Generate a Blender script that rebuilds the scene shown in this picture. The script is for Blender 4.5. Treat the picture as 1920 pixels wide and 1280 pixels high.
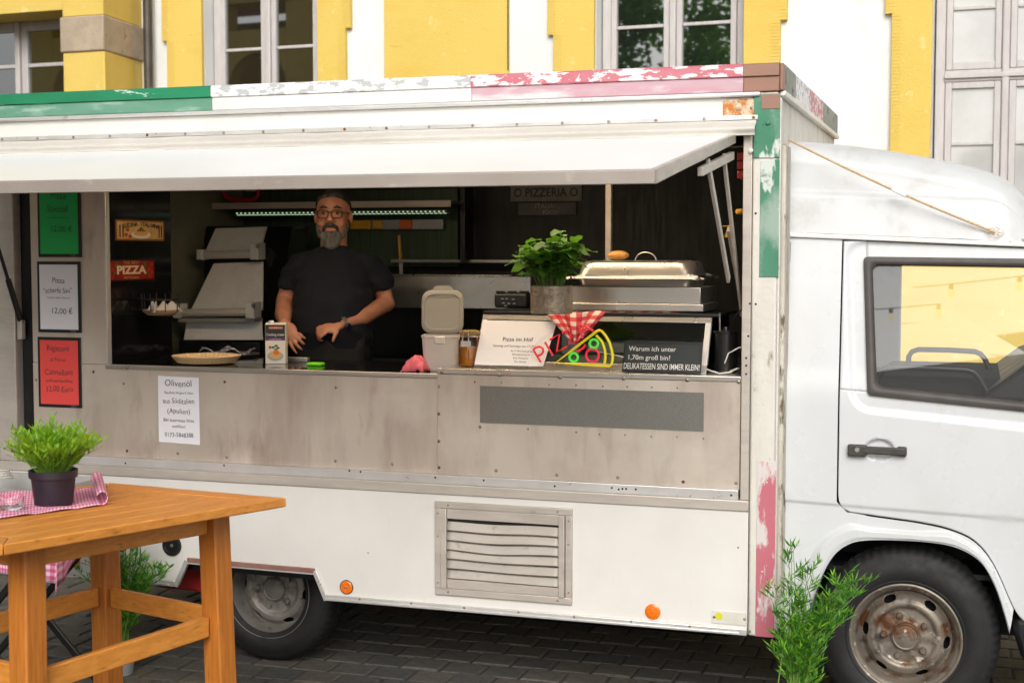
import bpy, bmesh, math, random
from mathutils import Vector, Matrix, Euler, noise as mnoise
random.seed(7)
for o in list(bpy.data.objects): bpy.data.objects.remove(o)
scene = bpy.context.scene
C = scene.collection
R = math.radians

# ------------------------------------------------------------------ camera, sky, sun, exposure
TH, PH, CAMH, FPX = R(18.1), R(3.6), 1.84, 2666.7
cd = bpy.data.cameras.new('camera'); cam = bpy.data.objects.new('camera', cd); C.objects.link(cam)
cam.location = (0, 0, CAMH); cam.rotation_euler = (R(90)-PH, 0, TH)
cd.lens = 50; cd.sensor_width = 36; cd.clip_end = 1500
cd.dof.use_dof = True; cd.dof.focus_distance = 5.9; cd.dof.aperture_fstop = 4.5
scene.camera = cam

SUN_EL, SUN_AZ = R(33), R(166)          # azimuth measured from +Y towards +X
w = bpy.data.worlds.new('World'); scene.world = w; w.use_nodes = True
nt = w.node_tree; bg = nt.nodes['Background']
sky = nt.nodes.new('ShaderNodeTexSky'); sky.sky_type = 'NISHITA'; sky.sun_disc = False
sky.sun_elevation = SUN_EL; sky.sun_rotation = SUN_AZ
sky.air_density = 1.0; sky.dust_density = 4.0; sky.ozone_density = 1.0
hs = nt.nodes.new('ShaderNodeHueSaturation'); hs.inputs['Saturation'].default_value = 0.22
nt.links.new(sky.outputs[0], hs.inputs['Color']); nt.links.new(hs.outputs[0], bg.inputs[0])
bg.inputs[1].default_value = 0.105
sd = bpy.data.lights.new('sun', 'SUN'); sun = bpy.data.objects.new('sun', sd); C.objects.link(sun)
sd.energy = 1.05; sd.angle = R(34); sd.color = (1, .965, .915)
sdir = Vector((math.sin(SUN_AZ)*math.cos(SUN_EL), math.cos(SUN_AZ)*math.cos(SUN_EL), math.sin(SUN_EL)))
sun.rotation_euler = (-sdir).to_track_quat('-Z', 'Y').to_euler(); sun.location = (0, -2, 9)
vs = scene.view_settings
vs.view_transform = 'Standard'; vs.look = 'None'; vs.exposure = 0.66; vs.gamma = 1; vs.use_curve_mapping = False

# ------------------------------------------------------------------ survey helper: a sighted bearing cut with a known plane of the place
_f = Vector((-math.sin(TH)*math.cos(PH), math.cos(TH)*math.cos(PH), -math.sin(PH)))
_r = Vector((math.cos(TH), math.sin(TH), 0)); _u = _r.cross(_f)
def ray(px, py): return _f + _r*((px-960)/FPX) - _u*((py-640)/FPX)
def P(px, py, Y=None, Z=None, X=None):
    d = ray(px, py)
    t = Y/d.y if Y is not None else ((Z-CAMH)/d.z if Z is not None else X/d.x)
    return Vector((d.x*t, d.y*t, CAMH+d.z*t))
def rect(x0, y0, x1, y1, Y):
    a = P(x0, y0, Y=Y); b = P(x1, y1, Y=Y); return a.x, b.x, b.z, a.z       # X0,X1,Z0,Z1

# ------------------------------------------------------------------ mesh helpers
class MB:
    def __init__(s): s.v = []; s.f = []; s.uv = None
    def add(s, v, f):
        n = len(s.v); s.v += [Vector(q) for q in v]; s.f += [tuple(i+n for i in q) for q in f]; return s
    def box(s, x0, x1, y0, y1, z0, z1):
        return s.add([(x, y, z) for x in (x0, x1) for y in (y0, y1) for z in (z0, z1)],
                     [(0,1,3,2),(4,6,7,5),(0,4,5,1),(2,3,7,6),(0,2,6,4),(1,5,7,3)])
    def prism(s, pts, off):
        off = Vector(off); n = len(pts); pts = [Vector(p) for p in pts]
        return s.add(pts+[p+off for p in pts], [tuple(range(n))[::-1], tuple(range(n, 2*n))]+[(i, (i+1) % n, (i+1) % n+n, i+n) for i in range(n)])
    def bar(s, a, b, w, h, up=(0,0,1)):
        a = Vector(a); b = Vector(b); d = (b-a).normalized(); up = Vector(up)
        x = d.cross(up)
        x = x.normalized() if x.length > 1e-4 else Vector((1,0,0))
        y = x.cross(d).normalized(); x *= w/2; y *= h/2
        return s.prism([a-x-y, a+x-y, a+x+y, a-x+y], b-a)
    def tube(s, path, r, n=8, closed=False, caps=True, sq=1.0, up=None):
        path = [Vector(p) for p in path]; m = len(path)
        rr = r if isinstance(r, (list, tuple)) else [r]*m
        d0 = (path[1]-path[0]).normalized()
        ref = Vector(up) if up else (Vector((0,0,1)) if abs(d0.z) < .9 else Vector((1,0,0)))
        vs_ = []; x = None
        for i, p in enumerate(path):
            if closed: d = path[(i+1) % m]-path[i-1]
            else: d = path[min(i+1, m-1)]-path[max(i-1, 0)]
            d.normalize()
            x = d.cross(ref) if (x is None or up) else (x-d*x.dot(d))
            if x.length < 1e-5: x = d.orthogonal()
            x.normalize(); y = d.cross(x)
            for k in range(n):
                a = 2*math.pi*k/n; q = rr[i]
                qx, qy = (q if isinstance(q, tuple) else (q, q*sq))
                vs_.append(p+x*math.cos(a)*qx+y*math.sin(a)*qy)
        fs = []
        for i in range(m if closed else m-1):
            for k in range(n):
                a = i*n+k; b = i*n+(k+1) % n; c = ((i+1) % m)*n
                fs.append((a, b, c+(k+1) % n, c+k))
        if caps and not closed: fs += [tuple(range(n))[::-1], tuple(range((m-1)*n, m*n))]
        return s.add(vs_, fs)
    def cyl(s, a, b, r, r2=None, n=24): return s.tube([a, b], [r, r if r2 is None else r2], n)
    def lathe(s, prof, c, axis=(0,0,1), n=32, closed=False):
        c = Vector(c); ax = Vector(axis).normalized(); x = ax.orthogonal().normalized(); y = ax.cross(x); vs_ = []; m = len(prof)
        for k in range(n):
            a = 2*math.pi*k/n; e = x*math.cos(a)+y*math.sin(a)
            vs_ += [c+e*p[0]+ax*p[1] for p in prof]
        fs = [(k*m+i, k*m+i+1, ((k+1) % n)*m+i+1, ((k+1) % n)*m+i) for k in range(n) for i in range(m-1)]
        if closed: fs += [(k*m+m-1, k*m, ((k+1) % n)*m, ((k+1) % n)*m+m-1) for k in range(n)]
        return s.add(vs_, fs)
    def ell(s, c, r, n=16, m=10, M=None):
        c = Vector(c); vs_ = [Vector((0,0,-r[2]))]
        for j in range(1, m):
            t = math.pi*j/m
            vs_ += [Vector((r[0]*math.sin(t)*math.cos(2*math.pi*k/n), r[1]*math.sin(t)*math.sin(2*math.pi*k/n), -r[2]*math.cos(t))) for k in range(n)]
        vs_.append(Vector((0,0,r[2])))
        fs = [(0, 1+(k+1) % n, 1+k) for k in range(n)]
        for j in range(m-2):
            for k in range(n): a = 1+j*n; fs.append((a+k, a+(k+1) % n, a+n+(k+1) % n, a+n+k))
        a = 1+(m-2)*n; fs += [(a+k, a+(k+1) % n, len(vs_)-1) for k in range(n)]
        return s.add([c+(M @ v if M else v) for v in vs_], fs)
    def grid(s, fn, nu, nv, wrap=False):
        vs_ = [fn(i/nu, j/nv) for j in range(nv+1) for i in range(nu+1)]; n = nu+1
        return s.add(vs_, [(j*n+i, j*n+i+1, (j+1)*n+i+1, (j+1)*n+i) for j in range(nv) for i in range(nu)])
    def xf(s, M): s.v = [M @ v for v in s.v]; return s
    def build(s, name, mat, parent=None, smooth=35, bevel=0, merge=False, solid=0, seg=2, origin=None, kind=None, label=None):
        me = bpy.data.meshes.new(name)
        if parent is None:
            if origin is None:
                xs = [v.x for v in s.v]; ys = [v.y for v in s.v]; zs = [v.z for v in s.v]
                origin = Vector(((min(xs)+max(xs))/2, (min(ys)+max(ys))/2, min(zs)))
            M = Matrix.Translation(origin).inverted()
        else: M = wm(parent).inverted()
        me.from_pydata([M @ v for v in s.v], [], s.f)
        bm = bmesh.new(); bm.from_mesh(me)
        if merge: bmesh.ops.remove_doubles(bm, verts=bm.verts, dist=2e-4)
        bmesh.ops.recalc_face_normals(bm, faces=bm.faces); bm.to_mesh(me); bm.free()
        me.materials.append(mat)
        if smooth:
            me.polygons.foreach_set('use_smooth', [True]*len(me.polygons)); me.set_sharp_from_angle(angle=R(smooth))
        o = bpy.data.objects.new(name, me); C.objects.link(o)
        if parent is None: o.location = origin
        else: o.parent = parent
        if solid:
            md = o.modifiers.new('solid', 'SOLIDIFY'); md.thickness = solid; md.offset = 0
        if bevel:
            md = o.modifiers.new('bevel', 'BEVEL'); md.width = bevel; md.segments = seg; md.limit_method = 'ANGLE'; md.angle_limit = R(40)
        if kind: o['kind'] = kind
        if label: o['label'] = label
        return o
def wm(o):
    M = Matrix.LocRotScale(o.location, o.rotation_euler, o.scale)
    return wm(o.parent) @ M if o.parent else M
def thing(name, label, cat, loc=(0,0,0), rz=0, group=None):
    o = bpy.data.objects.new(name, None); C.objects.link(o); o.location = loc; o.rotation_euler = (0,0,rz); o.empty_display_size = .1
    return tag(o, label, cat, group)
def tag(o, label, cat, group=None):
    o['label'] = label; o['category'] = cat
    if group: o['group'] = group
    return o
def struct(o): o['kind'] = 'structure'; return o
def bx(name, mat, parent, ext, bevel=.002, **k): return MB().box(*ext).build(name, mat, parent, bevel=bevel, **k)
def remesh(mb, name, mat, parent, voxel=.006, smooth_it=4):
    o = mb.build(name, mat, parent)
    md = o.modifiers.new('r', 'REMESH'); md.mode = 'VOXEL'; md.voxel_size = voxel; md.use_smooth_shade = True
    if smooth_it: sm = o.modifiers.new('s', 'SMOOTH'); sm.iterations = smooth_it; sm.factor = .5
    dg = bpy.context.evaluated_depsgraph_get(); dg.update()
    me = bpy.data.meshes.new_from_object(o.evaluated_get(dg)); o.modifiers.clear()
    old = o.data; o.data = me; bpy.data.meshes.remove(old)
    me.materials.clear(); me.materials.append(mat)
    me.polygons.foreach_set('use_smooth', [True]*len(me.polygons))
    return o
# lettering: lines = [(text, size, x, y)], laid out on the plane through org with axes ex, ey
def letters(lines, org, ex, ey, lift=.0015, jit=0, off=0.0, align='CENTER', mb=None, shear=0, sx=1):
    mb = mb or MB(); org = Vector(org); ex = Vector(ex).normalized(); ey = Vector(ey).normalized(); en = ex.cross(ey)
    rnd = random.Random(3)
    for ln in lines:
        t, sz, x, y = ln[:4]; kx = ln[4] if len(ln) > 4 else sx
        cu = bpy.data.curves.new('t', 'FONT'); cu.body = t; cu.size = 1; cu.align_x = align; cu.align_y = 'CENTER'; cu.offset = off; cu.shear = shear; cu.resolution_u = 3
        o = bpy.data.objects.new('t', cu); me = bpy.data.meshes.new_from_object(o)
        vs_ = [v.co.copy() for v in me.vertices]; fs = [tuple(p.vertices) for p in me.polygons]
        bpy.data.objects.remove(o); bpy.data.curves.remove(cu); bpy.data.meshes.remove(me)
        out = []
        for v in vs_:
            jy = jit*math.sin(v.x*2.3+sz*90)*.05 if jit else 0
            jx = jit*math.sin(v.y*4+v.x*1.3)*.03 if jit else 0
            out.append(org+ex*(x+(v.x+jx)*sz*kx)+ey*(y+(v.y+jy)*sz)+en*lift)
        mb.add(out, fs)
    return mb
def copy_tree(o, parent=None):
    c = o.copy(); C.objects.link(c); c.parent = parent
    for ch in list(o.children): copy_tree(ch, c)
    return c

# ------------------------------------------------------------------ materials
def mat(name, col, rough=.5, metal=0, var=None, vs=4, stretch=(1,1,1), layers=(), bump=0, bscale=60, bst=(1,1,1), emit=None, es=0, ior=1.5, coat=0, rvar=0, sub=0, aniso=0, trans=0):
    m = bpy.data.materials.new(name); m.use_nodes = True; t = m.node_tree; N = t.nodes; L = t.links; b = N['Principled BSDF']
    def setc(sock, c): sock.default_value = (*c, 1)
    b.inputs['Roughness'].default_value = rough; b.inputs['Metallic'].default_value = metal; b.inputs['IOR'].default_value = ior
    b.inputs['Coat Weight'].default_value = coat; b.inputs['Transmission Weight'].default_value = trans
    if sub: b.inputs['Subsurface Weight'].default_value = sub; b.inputs['Subsurface Radius'].default_value = (.012,.005,.003)
    tc = N.new('ShaderNodeTexCoord')
    def nz(scale, st, detail=6):
        mp = N.new('ShaderNodeMapping'); mp.inputs['Scale'].default_value = st; L.new(tc.outputs['Object'], mp.inputs[0])
        n = N.new('ShaderNodeTexNoise'); n.inputs['Scale'].default_value = scale; n.inputs['Detail'].default_value = detail; n.inputs['Roughness'].default_value = .6
        L.new(mp.outputs[0], n.inputs['Vector']); return n.outputs[0]
    def mr(src, lo, hi):
        q = N.new('ShaderNodeMapRange'); q.inputs[1].default_value = lo; q.inputs[2].default_value = hi; L.new(src, q.inputs[0]); return q.outputs[0]
    cur = None
    def mix(fac, a, c):
        x = N.new('ShaderNodeMix'); x.data_type = 'RGBA'; L.new(fac, x.inputs[0])
        if isinstance(a, tuple): setc(x.inputs[6], a)
        else: L.new(a, x.inputs[6])
        setc(x.inputs[7], c); return x.outputs[2]
    col = tuple(col); src = col
    if var: src = mix(mr(nz(vs, stretch), .35, .65), col, tuple(var))
    for ly in layers:
        c, sc, lo, hi = ly[:4]; st = ly[4] if len(ly) > 4 else (1,1,1)
        src = mix(mr(nz(sc, st, 9), lo, hi), src, tuple(c))
    if isinstance(src, tuple): setc(b.inputs['Base Color'], src)
    else: L.new(src, b.inputs['Base Color'])
    if rvar:
        q = N.new('ShaderNodeMapRange'); q.inputs[1].default_value = .3; q.inputs[2].default_value = .7; q.inputs[3].default_value = max(0, rough-rvar); q.inputs[4].default_value = min(1, rough+rvar)
        L.new(nz(vs*2.3, stretch), q.inputs[0]); L.new(q.outputs[0], b.inputs['Roughness'])
    if bump:
        bp = N.new('ShaderNodeBump'); bp.inputs['Strength'].default_value = bump; bp.inputs['Distance'].default_value = .01
        L.new(nz(bscale, bst, 4), bp.inputs['Height']); L.new(bp.outputs[0], b.inputs['Normal'])
    if emit: setc(b.inputs['Emission Color'], emit); b.inputs['Emission Strength'].default_value = es
    return m
def glass(name, tint=(1,1,1), ior=1.5, rough=.01, haze=None):
    m = bpy.data.materials.new(name); m.use_nodes = True; N = m.node_tree.nodes; L = m.node_tree.links; N.clear()
    o = N.new('ShaderNodeOutputMaterial'); mx = N.new('ShaderNodeMixShader'); tr = N.new('ShaderNodeBsdfTransparent'); gl = N.new('ShaderNodeBsdfGlossy'); fr = N.new('ShaderNodeFresnel')
    fr.inputs[0].default_value = ior; tr.inputs[0].default_value = (*tint, 1); gl.inputs['Roughness'].default_value = rough
    L.new(fr.outputs[0], mx.inputs[0]); L.new(tr.outputs[0], mx.inputs[1]); L.new(gl.outputs[0], mx.inputs[2]); out = mx.outputs[0]
    if haze:
        df = N.new('ShaderNodeBsdfDiffuse'); df.inputs[0].default_value = (*haze[0], 1); m2 = N.new('ShaderNodeMixShader'); m2.inputs[0].default_value = haze[1]
        L.new(out, m2.inputs[1]); L.new(df.outputs[0], m2.inputs[2]); out = m2.outputs[0]
    L.new(out, o.inputs[0]); return m
def checkmat(name, c1, c2, c3, size, ax=(0, 2), rough=.85, band=None):
    # woven gingham: threads of two colours crossing; band gives the plane axes
    m = bpy.data.materials.new(name); m.use_nodes = True; N = m.node_tree.nodes; L = m.node_tree.links; b = N['Principled BSDF']; b.inputs['Roughness'].default_value = rough
    uv = N.new('ShaderNodeUVMap'); sp = N.new('ShaderNodeSeparateXYZ'); L.new(uv.outputs[0], sp.inputs[0]); st = []
    for i in (0, 1):
        a = N.new('ShaderNodeMath'); a.operation = 'MULTIPLY'; a.inputs[1].default_value = 1/size; L.new(sp.outputs[i], a.inputs[0])
        f = N.new('ShaderNodeMath'); f.operation = 'FRACT'; L.new(a.outputs[0], f.inputs[0])
        g = N.new('ShaderNodeMath'); g.operation = 'GREATER_THAN'; g.inputs[1].default_value = .5; L.new(f.outputs[0], g.inputs[0]); st.append(g)
    ad = N.new('ShaderNodeMath'); ad.operation = 'ADD'; L.new(st[0].outputs[0], ad.inputs[0]); L.new(st[1].outputs[0], ad.inputs[1])
    dv = N.new('ShaderNodeMath'); dv.operation = 'DIVIDE'; dv.inputs[1].default_value = 2; L.new(ad.outputs[0], dv.inputs[0])
    cr = N.new('ShaderNodeValToRGB'); cr.color_ramp.interpolation = 'CONSTANT'; e = cr.color_ramp.elements
    e[0].color = (*c1, 1); e[1].position = .3; e[1].color = (*c2, 1); k = e.new(.8); k.color = (*c3, 1)
    L.new(dv.outputs[0], cr.inputs[0]); L.new(cr.outputs[0], b.inputs['Base Color']); return m
def cloth(name, fn, nu, nv, su, sv, material, parent=None, solid=.002):
    mb = MB().grid(fn, nu, nv); o = mb.build(name, material, parent, smooth=80)
    uv = o.data.uv_layers.new(name='UVMap'); n = nu+1
    # vertex order is kept, so loops find their own grid position
    for lp in o.data.loops:
        i = lp.vertex_index % n; j = lp.vertex_index//n; uv.data[lp.index].uv = (i/nu*su, j/nv*sv)
    md = o.modifiers.new('solid', 'SOLIDIFY'); md.thickness = solid; return o

white = mat('white_paint', (.72,.695,.655), .42, var=(.655,.63,.59), vs=2.2, layers=[((.55,.52,.46),9,.66,.85,(1,1,.25)),((.42,.36,.28),38,.72,.80)], bump=.03, bscale=25, rvar=.08)
whitecab = mat('cab_paint', (.60,.615,.625), .28, var=(.58,.592,.60), vs=1.5, layers=[((.54,.54,.525),3,.5,.85,(1,1,.7)),((.50,.46,.39),7,.64,.85,(1,1,.3)),((.45,.38,.30),70,.77,.83)], rvar=.06, bump=.015, bscale=18)
whitefair = mat('fibreglass', (.58,.59,.595), .36, var=(.50,.508,.505), vs=3, layers=[((.42,.41,.385),6,.56,.8,(1,1,1)),((.33,.29,.24),45,.72,.80)], bump=.05, bscale=12)
dirtywhite = mat('grimy_white', (.70,.67,.61), .5, var=(.60,.57,.51), vs=9, stretch=(1,1,.3), layers=[((.20,.15,.10),22,.60,.72,(1,1,.35))], bump=.2, bscale=50)
flapw = mat('flap_white', (.84,.84,.83), .35, var=(.80,.80,.79), vs=2)
vinyl = mat('vinyl_cover', (.56,.53,.48), .5, var=(.46,.43,.385), vs=5, stretch=(.4,1,1.5), layers=[((.45,.42,.38),14,.68,.82)], bump=.25, bscale=6, bst=(.5,1,1))
alu = mat('aluminium', (.57,.515,.455), .48, .35, var=(.48,.43,.38), vs=8, stretch=(.5,1,3), layers=[((.34,.29,.24),16,.64,.78)], rvar=.1, bump=.03, bscale=40)
aluw = mat('bright_aluminium', (.74,.73,.71), .36, .55, var=(.66,.64,.61), vs=6, layers=[((.40,.36,.32),20,.68,.8)], rvar=.1)
steel = mat('stainless', (.69,.60,.51), .40, .5, var=(.64,.555,.47), vs=1.8, stretch=(1,1,.8), layers=[((.56,.47,.395),1.4,.50,.62,(2.4,1,.6)),((.47,.37,.30),3.2,.57,.70,(2.0,1,.5)),((.76,.68,.59),2.4,.52,.75,(.8,1,1)),((.40,.33,.28),34,.72,.8)], rvar=.09, bump=.03, bscale=9)
steel2 = mat('stainless_bright', (.62,.575,.52), .30, .85, var=(.58,.54,.49), vs=3, rvar=.05)
steelk = mat('kitchen_steel', (.50,.50,.48), .35, .9, var=(.40,.40,.38), vs=5, rvar=.1)
blk = mat('black_plastic', (.007,.007,.008), .42, rvar=.1)
blkgl = mat('black_gloss', (.008,.008,.009), .10, rvar=.04)
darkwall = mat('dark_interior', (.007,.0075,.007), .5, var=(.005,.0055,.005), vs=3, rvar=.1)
rubber = mat('rubber', (.006,.006,.0065), .7, var=(.009,.0085,.008), vs=9, layers=[((.035,.03,.026),14,.64,.85)], bump=.1, bscale=80, rvar=.1)
seal = mat('window_rubber', (.045,.038,.034), .55, var=(.065,.055,.05), vs=12)
screw = mat('screw', (.36,.32,.28), .45, .7, layers=[((.20,.07,.02),30,.5,.6)])
rimmat = mat('steel_rim', (.235,.20,.16), .5, .4, var=(.15,.125,.10), vs=7, layers=[((.11,.045,.018),9,.54,.63),((.035,.027,.022),7,.58,.68),((.5,.46,.40),20,.62,.7)], bump=.1, bscale=70, rvar=.12)
rimmat2 = mat('dusty_rim', (.27,.25,.225), .5, .35, var=(.18,.165,.145), vs=9, layers=[((.09,.06,.04),15,.56,.66)], bump=.08, bscale=60)
rust = mat('rust_plate', (.62,.50,.36), .6, .1, layers=[((.50,.17,.02),22,.46,.56),((.14,.04,.012),38,.56,.66)], bump=.2, bscale=70)
orange = mat('reflector_orange', (.85,.20,.008), .2, var=(.72,.13,.004), vs=70, ior=1.6)
def painted(name, c, c2, under, lo, hi, sc=9, st=(.35,1,1.6), extra=()):
    return mat(name, c, .5, var=c2, vs=7, stretch=(.5,1,2), layers=[(under, sc, lo, hi, st)]+list(extra), bump=.06, bscale=50)
chip = ((.03,.03,.028), 40, .70, .73)
green1 = painted('green_paint', (.012,.215,.095), (.010,.17,.075), (.45,.55,.48), .62, .635, 26, (.25,1,1), [chip])
green2 = painted('faded_green', (.085,.24,.155), (.13,.28,.20), (.34,.46,.38), .58, .70, 9, (.3,1,1.5), [chip])
wht1 = painted('chipped_white', (.80,.80,.79), (.74,.74,.74), (.42,.42,.42), .535, .545, 26, (.5,1,1.3), [((.06,.05,.05), 60, .735, .75)])
pink1 = painted('pink_paint', (.50,.12,.155), (.50,.19,.22), (.72,.66,.65), .51, .52, 26, (.42,1,1.3), [((.72,.68,.67), 60, .62, .63)])
pink2 = painted('faded_pink', (.50,.27,.32), (.52,.38,.41), (.62,.58,.58), .50, .62, 7, (.4,1,2))
brown1 = painted('brown_patch', (.32,.16,.105), (.27,.15,.11), (.48,.40,.34), .68, .74, 14, (1,1,1))
pinkp = mat('pink_post', (.66,.60,.58), .5, var=(.62,.56,.54), vs=5, layers=[((.50,.14,.18), 6.5, .45, .50, (1.6,1.6,.55)),((.72,.68,.66), 50, .66, .68)], bump=.05)
greenp = mat('green_post', (.04,.20,.11), .5, var=(.09,.26,.17), vs=6, stretch=(1,1,.4), layers=[((.30,.40,.33), 5, .50, .64, (1,1,.6)), ((.58,.62,.58), 13, .58, .62, (1,1,.4)), ((.010,.16,.075), 7, .60, .66), chip], bump=.06)
greyp = mat('weathered_header', (.22,.25,.20), .65, var=(.34,.35,.30), vs=10, layers=[((.05,.06,.05),14,.58,.62)], bump=.2)
paper = mat('paper', (.80,.79,.82), .8)
ink = mat('ink', (.03,.03,.035), .7)
redcard = mat('red_card', (.80,.075,.06), .75); greencard = mat('green_card', (.02,.47,.10), .75)
frameblk = mat('frame_black', (.012,.016,.018), .35)
wood = mat('teak', (.72,.29,.05), .42, var=(.58,.21,.03), vs=6, stretch=(1,12,12), layers=[((.22,.07,.012),9,.6,.75,(.6,10,10))], bump=.05, bscale=30, bst=(1,10,10), rvar=.1)
woody = mat('teak_cross', (.74,.30,.053), .42, var=(.60,.22,.032), vs=6, stretch=(12,1,12), layers=[((.24,.08,.013),9,.6,.75,(10,.6,10))], bump=.05, bscale=30, bst=(10,1,10), rvar=.1)
woodz = mat('teak_leg', (.56,.195,.028), .45, var=(.43,.135,.017), vs=6, stretch=(12,12,1), layers=[((.20,.06,.01),9,.6,.75,(10,10,.5))], bump=.05, bscale=30, bst=(10,10,1), rvar=.1)
leafg = mat('grass_leaf', (.30,.50,.02), .5, var=(.15,.36,.012), vs=14, sub=.0)
leafd = mat('fern_leaf', (.028,.17,.016), .45, var=(.09,.29,.024), vs=9, layers=[((.26,.42,.03),12,.60,.72)])
basil = mat('basil_leaf', (.07,.21,.016), .6, var=(.13,.30,.025), vs=18)
stemg = mat('stem', (.13,.25,.03), .5)
yellow = mat('yellow_render', (.70,.51,.12), .85, var=(.66,.475,.105), vs=1.3, layers=[((.66,.44,.08),3.2,.54,.75,(.5,1,1.3)),((.60,.30,.03),6,.66,.72,(.25,1,2.5)),((.80,.62,.26),9,.62,.75)], bump=.35, bscale=70)
whitew = mat('white_render', (.78,.78,.76), .85, var=(.70,.70,.68), vs=1.5, layers=[((.62,.60,.56),3,.6,.8,(1,1,.4))], bump=.3, bscale=60)
stone = mat('sandstone', (.47,.375,.27), .85, var=(.37,.295,.21), vs=5, layers=[((.48,.28,.09),8,.62,.75),((.17,.135,.10),16,.62,.72)], bump=.4, bscale=28)
winfr = mat('window_frame', (.52,.49,.475), .5, var=(.46,.43,.42), vs=6, stretch=(4,4,1))
pane_m = mat('window_glass', (.012,.014,.013), .015, ior=3.4)
pane_s = mat('pale_glass', (.42,.415,.40), .05, var=(.50,.50,.485), vs=2.5, ior=1.9)  # panes filled with a mottled pale grey instead of clear glass
pave_m = [mat('paver_%d' % i, c, .85, var=tuple(q*.65 for q in c), vs=25, layers=[((.035,.03,.025),60,.58,.7),((.20,.18,.15),90,.66,.72)], bump=.5, bscale=120) for i, c in enumerate([(.105,.098,.086),(.09,.087,.079),(.118,.104,.086)])]
joint = mat('joint_sand', (.045,.04,.032), .95, bump=.5, bscale=150)
skin = mat('skin', (.52,.245,.15), .5, var=(.46,.19,.115), vs=18, sub=.12)

def leafy(m, col, f=.4):
    """thin leaves let light through"""
    N = m.node_tree.nodes; L = m.node_tree.links; b = N['Principled BSDF']; o = N['Material Output']; t = N.new('ShaderNodeBsdfTranslucent'); x = N.new('ShaderNodeMixShader')
    t.inputs[0].default_value = (*col, 1); x.inputs[0].default_value = f; L.new(b.outputs[0], x.inputs[1]); L.new(t.outputs[0], x.inputs[2]); L.new(x.outputs[0], o.inputs[0]); return m
seamdirt = mat('seam_dirt', (.60,.56,.48), .7, var=(.42,.38,.31), vs=8, stretch=(1,1,.25), layers=[((.13,.095,.06),18,.56,.64,(1,1,.4)),((.40,.36,.20),6,.6,.75)], bump=.5, bscale=60)
leafy(leafg, (.35,.60,.03)); leafy(leafd, (.05,.25,.02), .3); leafy(basil, (.14,.36,.02), .35)
leaftip = leafy(mat('fern_tip', (.26,.52,.03), .45, var=(.10,.30,.02), vs=15), (.25,.5,.03), .35)
# ================================================================== ground
g = MB().box(-60, 60, -60, 90, -.05, -.012).build('ground', mat('paving_far', (.085,.075,.063), .88, var=(.06,.054,.045), vs=14, layers=[((.16,.14,.115),30,.6,.7)], bump=.5, bscale=60), origin=Vector((0,0,-.05)))
struct(g)
pv = thing('pavement', '', ''); del pv['label'], pv['category']; struct(pv)
pw, pd = .185, .165
MB().box(-6.2, 1.6, 3.4, 9.6, -.0118, -.0075).build('joint_sand', joint, pv, smooth=0)
cells = []
for j in range(37):
    for i in range(43):
        cx = -6.1+(i+.5)*pw+(pw/2 if j % 2 else 0)-.01; cy = 3.45+(j+.5)*pd
        if cx < 1.5: cells.append((cx, cy))
def vis(c):
    v = Vector((c[0], c[1], -CAMH)); wq = v.dot(_f); px = 960+FPX*v.dot(_r)/wq; py = 640-FPX*v.dot(_u)/wq
    ok = -30 < px < 1950 and py < 1310 and (py > 1150 or px < 460)
    return (0 if ok else 1, wq)
cells.sort(key=vis)
variants = []
for k in range(6):
    mb = MB(); rr = random.Random(k); hx, hy = pw/2-.005, pd/2-.005; b = .006
    top = [(-hx+b+rr.uniform(0,.004), -hy+b, 0), (hx-b, -hy+b+rr.uniform(0,.004), 0), (hx-b-rr.uniform(0,.004), hy-b, 0), (-hx+b, hy-b, 0)]
    mid = [(-hx, -hy, -b), (hx, -hy, -b), (hx, hy, -b), (-hx, hy, -b)]
    bot = [(x, y, -.03) for x, y, z in mid]
    mb.add(top+mid+bot, [(0,1,2,3)]+[(4+i, 4+(i+1)%4, (i+1)%4, i) for i in range(4)]+[(8+i, 8+(i+1)%4, 4+(i+1)%4, 4+i) for i in range(4)])
    variants.append(mb)
pmesh = []
for k, mb in enumerate(variants):
    me = bpy.data.meshes.new('paver'); me.from_pydata(mb.v, [], mb.f); me.materials.append(pave_m[k % 3]); pmesh.append(me)
rest = MB()
for n, (cx, cy) in enumerate(cells):
    z = random.uniform(-.004, .003); rx, ry = random.gauss(0,.008), random.gauss(0,.008)
    if n < 300:
        o = bpy.data.objects.new('paver', random.choice(pmesh)); C.objects.link(o); o.parent = pv; o.location = (cx, cy, z); o.rotation_euler = (rx, ry, random.gauss(0,.01))
    else:
        mb = random.choice(variants); rest.add([Vector((v.x+cx, v.y+cy, v.z+z)) for v in mb.v], mb.f)
rest.build('paver_field', pave_m[1], pv, smooth=0, kind='stuff')

# ================================================================== yellow house behind the truck (turned 2.5 degrees)
AL = R(-2.5); RB = Matrix.Rotation(AL, 4, 'Z'); RBi = RB.inverted(); YB = 11.5
def B(px, py, y=YB):
    d = RBi @ ray(px, py); t = y/d.y; return Vector((d.x*t, d.y*t, CAMH+d.z*t))
def brect(x0, y0, x1, y1, y=YB):
    a = B(x0, y0, y); b = B(x1, y1, y); return a.x, b.x, b.z, a.z
house = thing('town_house', 'yellow and white rendered town house with tall casement windows behind the truck', 'house', RB @ Vector((0, YB, 0)), AL)
def hb(name, m, ext, parent=house, bevel=.004, smooth=35): return MB().box(*ext).xf(RB).build(name, m, parent, bevel=bevel, smooth=smooth)
HT = 7.6
def bxx(px): return B(px, 60).x
sillz = B(1260, 470, YB).z
wins = [(385, 597, pane_m), (1120, 1393, pane_m), (1752, 2025, pane_s)]
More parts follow.
